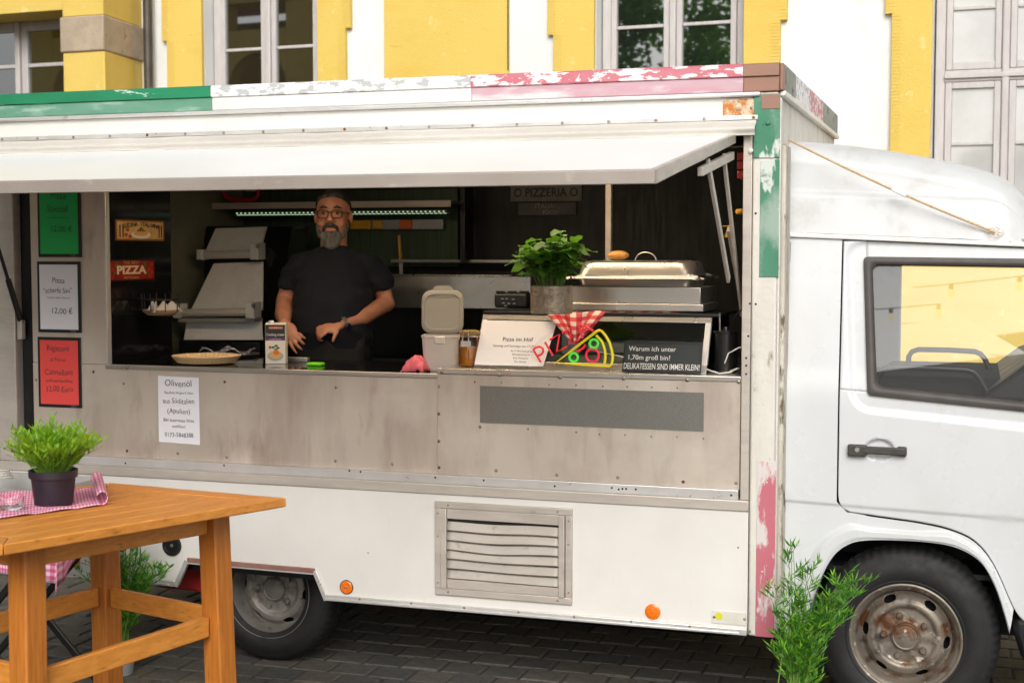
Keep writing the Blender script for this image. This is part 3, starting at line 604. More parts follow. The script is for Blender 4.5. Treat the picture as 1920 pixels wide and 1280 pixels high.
# --- wheels
def sstep(a, b, x): 
    t = min(1, max(0, (x-a)/(b-a))); return t*t*(3-2*t)
def wheel(cx, cy, cz, RT, dish, rm, name_label):
    c = Vector((cx, cy, cz)); k = RT/.345; ax = (0,-1,0)
    prof = [(.196,-.08),(.205,-.095),(.26,-.105),(.318,-.095),(.338,-.075),(.3445,-.05),(.3445,-.022),(.338,-.020),(.338,-.014),(.345,-.012),(.345,.012),(.338,.014),(.338,.020),(.3445,.022),(.3435,.05),(.338,.068),(.331,.080),(.318,.091),(.300,.098),(.296,.099),(.293,.1015),(.26,.106),(.235,.103),(.222,.097),(.219,.099),(.207,.095),(.198,.085)]
    mb = MB(); n = 180; e1 = Vector((1,0,0)); e2 = Vector((0,0,1))
    for i in range(n):
        a = 2*math.pi*i/n; e = e1*math.cos(a)+e2*math.sin(a); cut = (i % 3 == 0)
        for (r, h) in prof:
            if cut and r > .324 and h > .03: r -= .006; h -= .003
            elif cut and r > .339: r -= .006
            mb.v.append(c+e*r*k+Vector((0,-h,0)))
    m = len(prof); mb.f = [(i*m+j, i*m+j+1, ((i+1) % n)*m+j+1, ((i+1) % n)*m+j) for i in range(n) for j in range(m-1)]
    wh = mb.build('wheel', rubber, truck, smooth=40, label=name_label)
    # rim: flange + barrel, then disc with oval vents
    fl = [(.214,.088),(.2135,.096),(.208,.0985),(.203,.096),(.201,.088),(.192,.082),(.186,.07),(.180,.045-dish*.6),(.172,.034-dish)]
    ds = [(.172-.0015*q, .034+.0305*sstep(0, 22, q)-dish) for q in range(23)]+[(.134,.067-dish),(.126,.069-dish),(.118,.067-dish),(.113,.060-dish),(.108,.056-dish),(.10,.055-dish),(.085,.056-dish),(.068,.057-dish),(.058,.058-dish),(.055,.062-dish)]
    MB().lathe(fl, c, ax, 96).build('rim', rm, wh)
    mb = MB(); n = 288; m = len(ds)
    for i in range(n):
        a = 2*math.pi*i/n; e = e1*math.cos(a)+e2*math.sin(a)
        for r, h in ds:
            wob = .0015*math.cos(10*a) if .065 < r < .11 else 0
            mb.v.append(c+e*r+Vector((0,-h-wob,0)))
    for i in range(n):
        a = math.degrees(2*math.pi*(i+.5)/n); da = abs((a-54+30) % 60-30)
        for j in range(m-1):
            rm_ = (ds[j][0]+ds[j+1][0])/2
            if abs(rm_-.154)/.0125 < 1 and (da/9.5)**2+((rm_-.154)/.0125)**2 < 1: continue
            mb.f.append((i*m+j, i*m+j+1, ((i+1) % n)*m+j+1, ((i+1) % n)*m+j))
    disc = mb.build('wheel_disc', rm, wh, smooth=45, solid=.003)
    MB().lathe([(.0,.0),(.195,.0)], c+Vector((0,.03+dish*.5,0)), ax, 48).build('brake_drum', blk, wh)
    MB().lathe([(.056,.055-dish),(.054,.073-dish),(.048,.078-dish),(.044,.0765-dish),(.040,.078-dish),(0,.080-dish)], c, ax, 40).build('hub_cap', rm, wh)
    if dish < .03:   # three-pointed emblem pressed in the cap
        mb = MB()
        for q in (90, 210, 330): 
            d = Vector((math.cos(R(q)), 0, math.sin(R(q)))); s_ = Vector((-d.z, 0, d.x)); o_ = c+Vector((0,-.0808+dish,0))
            mb.add([o_+s_*.004, o_-s_*.004, o_+d*.022], [(0,1,2)])
        mb.build('emblem', rimmat2, disc, smooth=0)
    for q in range(5):
        a = R(106+72*q); d = Vector((math.cos(a), 0, math.sin(a))); p = c+d*.083+Vector((0,-.054+dish,0))
        MB().lathe([(0,.019),(.010,.019),(.0125,.015),(.0135,.004),(.019,.002),(.019,0)], p, ax, 12).build('wheel_nut', rm, disc)
    mb = MB()
    for q in range(5):
        a = R(140+72*q); d = Vector((math.cos(a), 0, math.sin(a))); mb.lathe([(0,.0025),(.0055,.0025),(.0065,0)], c+d*.085+Vector((0,-.0555+dish,0)), ax, 10)
    mb.build('stud_holes', blk, disc, kind='stuff')
    return wh
wheel(-3.0, 5.74, .318, .322, .038, rimmat2, 'dusty rear wheel'); wheel(-.238, 5.73, .347, .352, .0, rimmat, 'rusty front wheel')
rg = MB().prism([(P(296,1102,Y=5.62).x, 5.62, P(296,1102,Y=5.62).z), (-3.35, 5.62, .30), (-3.31, 5.62, .285), (-3.31,5.62,.44), (-3.36,5.62,.44)], (0,.16,0)).build('mudguard', mat('red_plastic', (.33,.018,.018), .4, var=(.25,.012,.012), vs=8), truck, bevel=.012, label='red plastic guard behind the rear wheel')
# ================================================================== cab (parts of the truck)
YC = 5.60
def sstep(a, b, x): 
    t = min(1, max(0, (x-a)/(b-a))); return t*t*(3-2*t)
def cy_(x, z):
    y = YC+.010*((z-1.05)/.5)**2*(1 if z < 1.05 else .3)
    if z > 1.24: y += (z-1.24)*.115*sstep(1.24, 1.40, z)
    return y
zwb = lambda x: 1.301-(x+.383)*.077
zwt = lambda x: 1.812-(x+.411)*.012
xwl = lambda z: -.383-(z-1.301)*.055
zg = lambda x: 1.906-(x+.704)*.046          # gutter line
zdt = lambda x: zg(x)-.012
crease = lambda x: .862-(x+.645)*.028
def dist_win(x, z):
    dx = max(xwl(z)-x, 0); dz = max(zwb(x)-z, z-zwt(x), 0); return math.hypot(dx, dz)
def skin_y(x, z):
    y = cy_(x, z)
    y += .012*(1-sstep(.055, .085, dist_win(x, z)))
    y += .007*sstep(crease(x)+.006, crease(x)-.006, z) if z < crease(x)+.006 else 0
    hx, hz_ = -.345, 1.082; d = ((x-hx)/.055)**2+((z-hz_)/.042)**2
    y += .020*(1-sstep(.55, 1.15, d))
    return y
DB = [(-.497,.905),(-.492,.868),(-.478,.845),(-.45,.833),(-.40,.829),(-.30,.820),(-.20,.812),(-.10,.797),(-.02,.772),(.035,.735),(.08,.672),(.115,.60),(.14,.53),(.165,.47),(.20,.44),(.62,.43)]
def interp(T_, x):
    for (a, b), (c, d) in zip(T_, T_[1:]):
        if x <= c: 
            t = (x-a)/(c-a) if c > a else 0; return b+(d-b)*min(1, max(0, t))
    return T_[-1][1]
zdb = lambda x: interp(DB, x) if x < -.40 else sum(interp(DB, x+.045*k/4)*(5-abs(k)) for k in range(-4, 5))/25
XF = .62
ux = lambda s: -.497+(XF+.497)*(s*.55+.45*s*s)
door = MB()
door.grid(lambda s, t: (lambda x: (lambda z: Vector((x, skin_y(x, z), z)))(zdb(x)+t*(zwb(x)-zdb(x))))(ux(s)), 150, 80)
def pil(s, t):
    z = zwb(-.383)+t*(zdt(-.45)-zwb(-.383)); x = -.497+s*(xwl(min(z, 1.812))+.497); z = z+(zwb(x)-zwb(-.383))*(1-t); return Vector((x, skin_y(x, z), z))
door.grid(pil, 14, 60)
def topf(s, t):
    x = -.411+s*(.36+.411); z = zwt(x)+t*(zdt(x)-zwt(x)); return Vector((x, skin_y(x, z), z))
door.grid(topf, 70, 12)
def apil(s, t):
    z = zwb(.62)+t*(zdt(.36)-zwb(.62)); x = .57-(z-1.24)*.42+s*.05; return Vector((x, skin_y(x, z), z))
door.grid(apil, 5, 40)
door = door.build('cab_door', whitecab, truck, smooth=50, merge=True, solid=.002, label='white cab door with a large window')
# rubber seal and glass
def wp(x, z, d=0): return Vector((x, cy_(x, z)+d, z))
cor = [(xwl(1.812), zwt(-.411)), (xwl(zwb(-.383)), zwb(-.383)), (.575, zwb(.575)), (.335, zwt(.335))]
ctr = Vector((.03, 0, 1.53))
def ins(q, d, s=(1,1,1,1)):
    i = cor.index(q); sgn = [(1,-1),(1,1),(-1,1),(-1,-1)][i]; return (q[0]+sgn[0]*d, q[1]+sgn[1]*d)
def rquad(d, r, n=6):
    pts = [Vector((*ins(q, d), 0)) for q in cor]; out = []
    for k in range(4):
        p, a, b = pts[k], pts[k-1], pts[(k+1) % 4]; u_, v_ = (a-p).normalized(), (b-p).normalized()
        for q in range(n+1): t = q/n; out.append((p+u_*r*(1-t)**2*1.0+v_*r*t**2))
    return out
ro, rm1, ri1, ri2 = rquad(-.010, .020), rquad(.004, .024), rquad(.016, .026), rquad(.024, .03); nn_ = len(ro); mb = MB()
for lst, dy in ((ro, .008), (ro, -.002), (rm1, -.006), (ri1, -.004), (ri2, .006), (ri2, .022)): mb.v += [wp(q.x, q.y, dy) for q in lst]
mb.f = [(l*nn_+k, l*nn_+(k+1) % nn_, (l+1)*nn_+(k+1) % nn_, (l+1)*nn_+k) for l in range(5) for k in range(nn_)]
mb.build('window_seal', seal, door, smooth=50)
gl_ = [wp(*ins(q, .012), .019) for q in cor]
MB().add(gl_, [(0,1,2,3)]).build('window_pane', glass('cab_glass', (.93,.95,.93), 2.0, haze=((.75,.74,.72), .05)), door, smooth=0)
# handle
hy = YC-.004
h0, h1, hz0, hz1 = rect(1590, 832, 1625, 855, YC-.01)
hd = MB().box(h0, h1, hy-.026, hy+.004, hz0, hz1).build('door_handle', mat('handle_plastic', (.035,.032,.028), .55, var=(.055,.05,.045), vs=30), door, bevel=.006, seg=3)
a = P(1618, 843, Y=hy-.02); b = P(1697, 847, Y=hy-.02)
MB().bar(a, b, .014, .030, up=(0,0,1)).build('grip', hd.data.materials[0], hd, bevel=.005); MB().box(b.x-.03, b.x+.006, hy-.024, hy+.004, b.z-.018, b.z+.018).build('grip_end', hd.data.materials[0], hd, bevel=.006)
MB().lathe([(0,.006),(.007,.006),(.0095,.003),(.0095,0)], P(1607, 843, Y=hy-.026), (0,-1,0), 16).build('lock', steel2, hd)
# body beside the door
body = MB()
def qp(s, t):
    x = -.742+s*(-.503+.742); z = .872+t*(zg(x)-.872); y = cy_(x, z)
    if z < crease(x)+.006: y += .007*sstep(crease(x)+.006, crease(x)-.006, z)
    return Vector((x, y, z))
body.grid(qp, 16, 70)
ain = [(1513,1215),(1516,1170),(1523,1130),(1535,1095),(1550,1062),(1566,1038),(1586,1022),(1612,1013),(1660,1011),(1740,1015),(1795,1026),(1838,1052),(1864,1095),(1880,1140),(1893,1187)]
aout = [(-.742,.36),(-.742,.45),(-.742,.55),(-.742,.66),(-.742,.76),(-.742,.872),(-.62,.872),(-.503,.872),(-.465,.832),(-.30,.814),(-.10,.790),(-.02,.764),(.074,.665),(.108,.59),(.155,.465)]
inn = [P(*q, Y=YC) for q in ain]; na = len(inn)
def lerp_list(L_, s):
    q = s*(len(L_)-1); i = min(int(q), len(L_)-2); return L_[i].lerp(L_[i+1], q-i)
def crom(L_, s):
    n_ = len(L_)-1; q = s*n_; i = min(int(q), n_-1); t = q-i; a, b, c, d = L_[max(i-1,0)], L_[i], L_[i+1], L_[min(i+2,n_)]
    return .5*((2*b)+(c-a)*t+(2*a-5*b+4*c-d)*t*t+(3*b-a-3*c+d)*t**3)
def olp(s):
    p = lerp_list(ol, s).copy()
    if p.x > -.40 and s > .55: p.z = p.z*0+zdb(p.x)-.007
    return p
ol = [Vector((x, YC, z)) for x, z in aout]
def archf(s, t):
    pi_, po_ = crom(inn, s), olp(s); p = pi_.lerp(po_, t); d = (po_-pi_).length*t
    y = cy_(p.x, p.z)+(.007 if p.z < crease(p.x)-.006 else .007*sstep(crease(p.x)+.006, crease(p.x)-.006, p.z) if p.z < crease(p.x)+.006 else 0)
    y -= .020*(1-sstep(.05, .075, d))*(1 if t < .999 else 0)+0
    y += .010*(1-sstep(0, .014, d))
    return Vector((p.x, y, p.z))
body.grid(archf, 112, 34)
body.grid(lambda s, t: crom(inn, s)+Vector((0, -.010+t*.24, 0)), 112, 4)
body.build('cab_side', whitecab, truck, smooth=50, merge=True)
T('wheel_well', blk, (-.72, .35, 5.99, 6.02, .3, 1.0), 0)
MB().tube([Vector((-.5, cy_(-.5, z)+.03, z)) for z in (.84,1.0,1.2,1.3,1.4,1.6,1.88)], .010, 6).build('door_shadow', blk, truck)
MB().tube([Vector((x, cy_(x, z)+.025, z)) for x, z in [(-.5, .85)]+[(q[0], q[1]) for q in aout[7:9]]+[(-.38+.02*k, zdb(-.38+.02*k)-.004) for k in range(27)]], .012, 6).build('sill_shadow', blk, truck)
bmp = MB().prism([(.158,YC+.01,.46),(.158,YC+.01,.40),(.19,YC+.01,.30),(1.1,YC+.01,.30),(1.1,YC+.01,.44)], (0,1.46,0)).build('bumper', blk, truck, bevel=.02)
# gutter
MB().grid(lambda s, t: (lambda x: Vector((x, cy_(x, 1.88)-[.002,.012,.014,.010,-.01][round(t*4)], zg(x)+[-.008,-.006,.004,.010,.012][round(t*4)])))(-.71+s*1.06), 40, 4).build('rain_gutter', mat('gutter_paint', (.70,.69,.66), .45, layers=[((.45,.20,.05),30,.66,.70),((.30,.12,.03),24,.70,.74)], bump=.1), truck, smooth=60)
# high roof moulding
top_px = [(1460,262),(1500,263),(1577,270),(1660,281),(1740,295),(1800,307),(1850,320),(1885,334),(1905,350),(1925,372),(1945,410)]
tp = [P(*q, Y=5.76) for q in top_px]; TX = [(p.x, p.z) for p in tp]+[(.42, 1.885)]
def fair(s, t):
    x = -.735+s*(.40+.735); zt = max(interp(TX, x), zg(x)+.02); zb = zg(x)+.012; h = zt-zb
    nose = sstep(.02, .40, x); y0 = cy_(x, 1.9)-.008+.25*nose*nose
    r = min(.10, h*.5); W = 1.42-.4*nose
    if t < .55:
        q = t/.55; z = zb+q*(h-r); y = y0+.035*q
        zc = 2.075-(x+.7)*.05                      # pressed crease
        y += .010*sstep(zc-.012, zc+.012, z)
    elif t < .8:
        a = (t-.55)/.25*math.pi/2; z = zb+h-r+r*math.sin(a); y = y0+.045+r*1.3*(1-math.cos(a))
    else:
        q = (t-.8)/.2; z = zt+.03*math.sin(q*math.pi); y = y0+.045+r*1.3+q*(W-.2)
    return Vector((x, y, z+.004*mnoise.noise(Vector((x*5, t*4, 1)))*(1 if t < .8 else 0)))
MB().grid(fair, 90, 60).build('roof_moulding_cab', whitefair, truck, smooth=60).name = 'high_roof'
# far side, roof, nose, screen and seats of the cab
lg = mat('cab_trim', (.32,.31,.31), .6, var=(.28,.27,.27), vs=5)
yf = YC+1.46; fx = P(1690, 600, Y=yf).x
T('far_side', whitecab, (-.73, fx, yf-.04, yf, .4, 1.9), .01); T('far_side', whitecab, (fx, .62, yf-.04, yf, .4, 1.23), .01); T('far_side', whitecab, (fx, .36, yf-.04, yf, 1.80, 1.9), .01)
T('cab_roof', lg, (-.73, .36, YC+.10, yf, 1.875, 1.89), .004); T('cab_back', lg, (-.733, -.70, YC+.07, yf, .5, 1.88), .004)
T('cab_floor', blk, (-.73, .75, YC+.1, yf, .58, .60), 0)
MB().prism([(.62,YC+.02,1.22),(1.02,YC+.10,1.02),(1.10,YC+.12,.44),(.17,YC+.02,.44),(.21,YC+.02,.52),(.62,YC+.02,.52)], (0,1.34,0)).build('bonnet', whitecab, truck, bevel=.04, seg=3)
MB().add([(.36,YC+.12,1.86),(.36,yf-.06,1.86),(.66,yf-.04,1.24),(.66,YC+.05,1.24)], [(0,1,2,3)]).build('windscreen', glass('screen_glass', (.93,.95,.93), 1.5), truck, smooth=0)
MB().prism([P(1828,752,Y=5.85), P(1925,682,Y=5.85), P(2050,640,Y=5.85), P(2080,760,Y=5.85)], (0,1.1,0)).build('dashboard', blk, truck, bevel=.02)
fabric = mat('seat_fabric', (.014,.015,.016), .9, bump=.3, bscale=200)
for ys, xo in ((5.80, 0), (6.45, .0)):
    st = MB().box(-.50, -.02, ys, ys+.46, .80, .95).build('cab_seat', fabric, truck, bevel=.05, seg=3)
    MB().prism([(-.50,ys,.95),(-.38,ys,.95),(-.40,ys,1.30),(-.49,ys,1.30)], (0,.46,0)).build('backrest', fabric, st, bevel=.03, seg=3)
pth = [(1640,748),(1646,706),(1654,694),(1668,688),(1740,690),(1812,693),(1826,697),(1836,708),(1860,752)]
MB().tube([P(*q, Y=5.92) for q in pth], .014, 10).build('grab_frame', blk, truck)
pth = [(1702,700),(1704,668),(1710,659),(1722,655),(1780,656),(1828,659),(1838,663),(1846,672),(1868,720)]
MB().tube([P(*q, Y=6.5) for q in pth], .012, 10).build('grab_frame', blk, truck)
MB().box(P(1640,720,Y=6.0).x, .8, 6.0, 6.9, 1.0, P(1780,708,Y=6.0).z).build('engine_cover', fabric, truck, bevel=.03)
MB().tube([Vector((.30+.17*math.cos(R(a))*math.cos(R(60)), 5.98+.17*math.sin(R(a)), 1.20+.17*math.cos(R(a))*math.sin(R(60)))) for a in range(0, 360, 15)], .012, 8, closed=True).build('steering_wheel', blk, truck)
# tension cord from the box corner to the gutter
ca, cb = P(1478, 262, Y=Y0+.13), P(1866, 436, Y=cy_(.06, 1.88)-.012)
cord = MB(); pts = [ca.lerp(cb, k/24)-Vector((0,0,.012*math.sin(math.pi*k/24))) for k in range(25)]
cord.tube(pts, .0042, 8); hk = mat('cord_fibre', (.50,.30,.12), .8, var=(.62,.48,.30), vs=120, stretch=(1,1,1), bump=.4, bscale=300)
cd_ = cord.build('tension_cord', hk, truck); mid = ca.lerp(cb, .54)-Vector((0,0,.012)); dd = (cb-ca).normalized()
MB().bar(mid-dd*.03, mid+dd*.03, .013, .012).build('clamp', aluw, cd_, bevel=.002)
mb = MB()
for k in range(9): 
    a = k*.9; mb.tube([cb+Vector((math.cos(a)*.008,-.004,math.sin(a)*.008)), cb+Vector((math.cos(a)*.03,-.008,math.sin(a)*.018)), cb+Vector((math.cos(a+.7)*.035,-.006,math.sin(a+.7)*.02))], .0016, 5)
mb.build('frayed_knot', hk, cd_, kind='stuff')
# ---- string lights over the courtyard (mirrored in the cab window)
# ================================================================== kitchen fittings (parts of the truck)
CZ, CZ2 = 1.336, 1.362
T('counter_top', blkgl, (px0(193), xs-.002, Y0+.0485, 6.05, 1.30, CZ), .003)
T('counter_top', steel2, (xs, -.875, Y0+.061, 6.10, 1.32, CZ2-.001), .003)
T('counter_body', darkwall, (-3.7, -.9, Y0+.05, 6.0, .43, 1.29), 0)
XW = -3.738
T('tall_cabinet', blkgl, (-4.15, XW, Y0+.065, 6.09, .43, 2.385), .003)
T('rear_partition', mat('olive_wall', (.20,.20,.13), .6, var=(.15,.15,.10), vs=3), (-4.18, -4.1, 6.1, 7.5, .43, 2.39), 0)
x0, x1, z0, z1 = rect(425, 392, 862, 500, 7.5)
T('green_lit_splash', mat('green_lit_steel', (.075,.11,.065), .4, .4, var=(.05,.08,.045), vs=7, stretch=(8,1,.4), rvar=.1), (x0, x1, 7.47, 7.49, z0, z1+.1), .002)  # backsplash steel with the lamp strip's green glow put into its colour
wl = mat('grey_green_wall', (.42,.42,.31), .55, var=(.34,.34,.25), vs=2.5)
a0 = P(325, 480, Y=7.45); a1 = P(425, 480, Y=7.45)
T('wall_lining', wl, (a0.x-.3, a1.x, 7.45, 7.47, a0.z, 2.39), 0)
T('back_worktop', steelk, (-3.7, -1.0, 6.95, 7.5, 1.20, 1.235), .004)
T('back_cupboard', darkwall, (-3.7, -1.0, 7.0, 7.5, .43, 1.199), 0)
# range with slotted front
x0, x1, z0, z1 = rect(728, 517, 995, 580, 6.93)
rg_ = T('range_front', steelk, (x0, x1, 6.93, 6.949, z0, z1), .003)
for r_ in range(4):
    for q in range(3):
        p = P(930+q*22+(r_ % 2)*3, 547+r_*9, Y=6.929); MB().box(p.x, p.x+.05, 6.927, 6.9295, p.z-.005, p.z+.005).build('slot', blk, rg_, smooth=0)
x0, x1, z0, z1 = rect(735, 486, 975, 493, 7.4); T('splash_rail', steelk, (x0, x1, 7.38, 7.44, z0, z1), .003)
x0, x1, z0, z1 = rect(735, 514, 960, 518, 7.0); T('worktop_edge', steel2, (x0-.3, x1, 6.96, 7.0, z0, z1), .002)
x0, x1, z0, z1 = rect(862, 343, 872, 492, 7.3); T('wall_post', blk, (x0, x1, 7.3, 7.44, z0, 2.39), .002)
p = P(1141, 475, Y=6.16); T('steel_post', alu, (p.x-.013, p.x+.013, 6.15, 6.176, 1.365, 2.39), .002)
# wall shelf, lamp strip
x0, x1, z0, z1 = rect(370, 377, 846, 390, 7.12); z1b = P(846, 376, Y=7.12).z
sh = T('wall_shelf', steelk, (x0, x1, 7.12, 7.44, z1b-.012, z1b), .002); MB().box(x0, x1, 7.112, 7.1195, z1b-.034, z1b+.002).build('front_lip', alu, sh, bevel=.002)
x0, _, _, _ = rect(442, 398, 840, 404, 7.2); x1 = P(838, 400, Y=7.2).x; zz = P(700, 399, Y=7.2).z
lt = T('lamp_strip', mat('lamp_body', (.12,.14,.12), .4, .5), (x0, x1, 7.19, 7.23, zz-.004, zz+.014), .002)
led = mat('led', (.6,.8,.6), .4, emit=(.72,1,.62), es=.38); mb = MB(); x = x0+.01
while x < x1-.01: mb.box(x, x+.009, 7.1865, 7.1895, zz, zz+.007); mb.box(x, x+.009, 7.195, 7.225, zz-.0075, zz-.0045); x += .026
mb.build('diodes', led, lt, smooth=0, kind='stuff')
# warm service lamp under the header, behind the flap
sv = T('service_lamp', aluw, (-3.3, -1.05, Y0+.065, Y0+.12, 2.262, 2.29), .004)
MB().box(-3.28, -1.07, Y0+.072, Y0+.113, 2.254, 2.2615).build('lamp_tube', mat('warm_tube', (.8,.7,.5), .4, emit=(1,.76,.50), es=33), sv, bevel=.003)
# ================================================================== wall signs and hanging things
cream = mat('sign_cream', (.62,.42,.16), .4, var=(.55,.33,.10), vs=18); signred = mat('sign_red', (.26,.018,.014), .35, var=(.20,.012,.01), vs=25)
rustb = mat('sign_border', (.22,.08,.02), .5); tom = mat('tomato', (.42,.03,.015), .35); pastel = mat('pasta', (.62,.40,.12), .5); wplate = mat('plate_white', (.66,.64,.60), .4); herb = mat('herb', (.04,.16,.02), .5)
def sgn(n, label, c0, c1, m, border):
    a = P(*c0, X=XW+.006); b = P(*c1, X=XW+.006); t = thing(n, label, 'sign', (XW+.001, (a.y+b.y)/2, min(a.z, b.z)))
    bd = MB().box(XW+.001, XW+.0035, a.y, b.y, b.z, a.z).build('border', border, t, bevel=.001); MB().box(XW+.0036, XW+.005, a.y+.012, b.y-.012, b.z+.008, a.z-.008).build('plate', m, t)
    return t, Vector((XW+.005, (a.y+b.y)/2, (a.z+b.z)/2)), b.y-a.y, a.z-b.z
EY, EZ = Vector((0,1,0)), Vector((0,0,1))
def disc(mb, c, ex, ey, rx, ry, lift=0, n=20, a0=0, a1=360):
    en = Vector(ex).cross(Vector(ey)); pts = [c+ex*rx*math.cos(R(a0+(a1-a0)*k/n))+ey*ry*math.sin(R(a0+(a1-a0)*k/n))+en*lift for k in range(n+(0 if a1-a0 == 360 else 1))]
    mb.add(pts, [tuple(range(len(pts)))]); return mb
t, c, W, H_ = sgn('tin_sign', 'cream tin sign reading CUCINA ITALIANA with a plate of spaghetti', (217,411), (309,452), cream, rustb)
mb = MB(); s = 'CUCINA ITALIANA'; n = len(s)
for k, ch in enumerate(s):
    q = (k-(n-1)/2)/(n-1); a = -q*.5; cc = c+EY*(q*W*.70)+EZ*(H_*.28-H_*.40*q*q)
    ex = (EY*math.cos(a)+EZ*math.sin(a)); letters([(ch, H_*.27, 0, 0, 1.45)], cc, ex, Vector((1,0,0)).cross(ex), mb=mb, off=.03, lift=.003)
mb.build('lettering', ink, t, smooth=0)
disc(MB(), c-EZ*H_*.2, EY, EZ, W*.2, H_*.2, .0008).build('dish', wplate, t); disc(MB(), c-EZ*H_*.14, EY, EZ, W*.15, H_*.14, .0014).build('spaghetti', pastel, t)
disc(MB(), c-EZ*H_*.05, EY, EZ, W*.09, H_*.12, .002, a0=0, a1=180).build('sauce', tom, t); disc(MB(), c+EZ*H_*.08, EY, EZ, W*.04, H_*.06, .0026).build('basil_print', herb, t)
for sy in (-.42, -.36, .38, .43): MB().add([c+EY*(W*(sy+q))+EZ*(H_*z)+Vector((.0008,0,0)) for q, z in ((-.012,-.35),(.012,-.35),(.014,.25),(-.014,.25))], [(0,1,2,3)]).build('cutlery_print', ink, t, smooth=0)
for q, z in ((-.27,.02),(-.30,-.22),(-.22,-.3)): disc(MB(), c+EY*W*q+EZ*H_*z, EY, EZ, W*.035, H_*.09, .0008).build('tomato_print', tom, t, smooth=0)
t, c, W, H_ = sgn('tin_sign', 'red tin sign reading PIZZA with tomatoes at both ends', (198,486), (292,526), signred, blk)
letters([('PIZZA', H_*.5, 0, 0, 1.7)], c, EY, EZ, off=.04).build('title', mat('sign_ivory', (.72,.56,.34), .5), t, smooth=0)
for q_ in ([('THE BEST', H_*.2, 0, H_*.34, 1.5), ('IN TOWN', H_*.17, 0, -H_*.34, 1.5)]): letters([q_], c, EY, EZ).build('text_line', pastel, t, smooth=0)
for s in (-1, 1):
    for q, z in ((.42,.25),(.37,.05),(.42,-.12),(.38,-.3)): disc(MB(), c+EY*W*q*s+EZ*H_*z, EY, EZ, W*.035, H_*.1, .0008).build('tomato_print', tom, t, smooth=0)
    for q, z in ((.29,.2),(.33,-.1),(.28,.32)): disc(MB(), c+EY*W*q*s+EZ*H_*z, EY, EZ, W*.025, H_*.07, .0008).build('leaf_print', herb, t, smooth=0)
# basket with napkins
bc = P(302, 592, X=XW+.095); t = thing('wire_basket', 'small wire basket of folded napkins hanging on the black cabinet side', 'basket', bc)
MB().lathe([(0,0),(.06,.003),(.085,.022),(.088,.03),(.083,.026),(.055,.008),(0,.006)], bc, n=28).build('dish', mat('rattan', (.48,.32,.20), .7, bump=.3, bscale=90), t)
mb = MB().tube([bc+Vector((.09*math.cos(R(a)), .09*math.sin(R(a)), .075)) for a in range(0,360,15)], .003, 6, closed=True)
for a in range(0, 360, 45): mb.tube([bc+Vector((.086*math.cos(R(a)), .086*math.sin(R(a)), .02)), bc+Vector((.09*math.cos(R(a)), .09*math.sin(R(a)), .105))], .0025, 6)
mb.build('wire', blk, t)
for k, (ax_, dx, dy) in enumerate(((.0,-.03,-.03),(.5,.01,.0),(1.0,.03,.04),(-.4,0,-.05))):
    d = Vector((math.sin(ax_), math.cos(ax_), 0)); c = bc+Vector((dx,dy,.02)); MB().prism([c-d*.045, c+d*.045, c+Vector((0,0,.05))], (.008,0,0)).build('napkin', wplate, t)
# PIZZERIA sign on the back wall
c = P(1026, 362, Y=7.44); W = P(1092,362,Y=7.44).x-P(958,362,Y=7.44).x
t = thing('wall_sign', 'dim grey wall sign reading PIZZERIA above a dark panel', 'sign', (c.x, 7.55, c.z-.12))
gy = mat('sign_grey', (.24,.24,.21), .6, var=(.16,.16,.14), vs=12)
yb = Y1-.062
def bw(px, py): return P(px, py, Y=yb)
a = bw(958,347); b = bw(1092,377); MB().box(a.x, b.x, yb-.012, yb, b.z, a.z).build('banner', gy, t, bevel=.003)
cc = Vector(((a.x+b.x)/2, yb-.012, (a.z+b.z)/2))
for q_ in ([('O PIZZERIA O', (a.z-b.z)*.72, 0, 0, .88)]): letters([q_], cc, (1,0,0), (0,0,1), off=.012).build('text_line', ink, t, smooth=0)
a = bw(972,380); b = bw(1082,404); MB().box(a.x, b.x, yb-.010, yb, b.z, a.z).build('panel', blk, t, bevel=.003)
cc = Vector(((a.x+b.x)/2, yb-.010, (a.z+b.z)/2))
for q_ in ([('ITALIAN', (a.z-b.z)*.5, 0, (a.z-b.z)*.2, 1), ('FOOD', (a.z-b.z)*.42, .02, -(a.z-b.z)*.26, 1)]): letters([q_], cc, (1,0,0), (0,0,1)).build('text_line', gy, t, smooth=0)
# knife strip, knife, red handle
x0, x1, z0, z1 = rect(655, 413, 830, 429, 7.42); z1 = P(655,412,Y=7.42).z; z0 = P(655,431,Y=7.42).z
t = thing('tool_rack', 'steel rack bar with yellow and orange handles under the lamp strip', 'rack', ((x0+x1)/2, 7.42, z0))
MB().box(x0, x1, 7.425, 7.445, z0, z1).build('bar', steelk, t, bevel=.002)
yel = mat('yellow_plastic', (.75,.38,.02), .4, var=(.65,.30,.015), vs=20); orp = mat('orange_plastic', (.75,.14,.02), .4)
for u0, u1, m in ((0.02,.24,yel),(.27,.36,yel),(.55,.68,orp)):
    MB().box(x0+(x1-x0)*u0, x0+(x1-x0)*u1, 7.40, 7.4245, z0+.004, z1-.004).build('handle', m, t, bevel=.005)
a = P(748, 441, Y=7.4); b = P(751, 486, Y=7.4)
t = thing('kitchen_knife', 'kitchen knife with yellow handle hanging on the back wall', 'knife', b)
MB().tube([a, a.lerp(b,.25), a.lerp(b,.6), a.lerp(b,.9), b+Vector((-.004,0,0))], [(.010,.008),(.013,.009),(.012,.009),(.015,.009),(.012,.008)], 10).build('handle', yel, t)
MB().prism([b+Vector((-.012,0,0)), b+Vector((.014,0,0)), b+Vector((.010,0,-.16)), b+Vector((0,0,-.18))], (0,.003,0)).build('blade', steel2, t)
rb = mat('red_handle', (.45,.02,.035), .4)
pth = [(421,335),(420,362),(424,370),(434,374),(470,376),(479,373),(484,366),(484,335)]
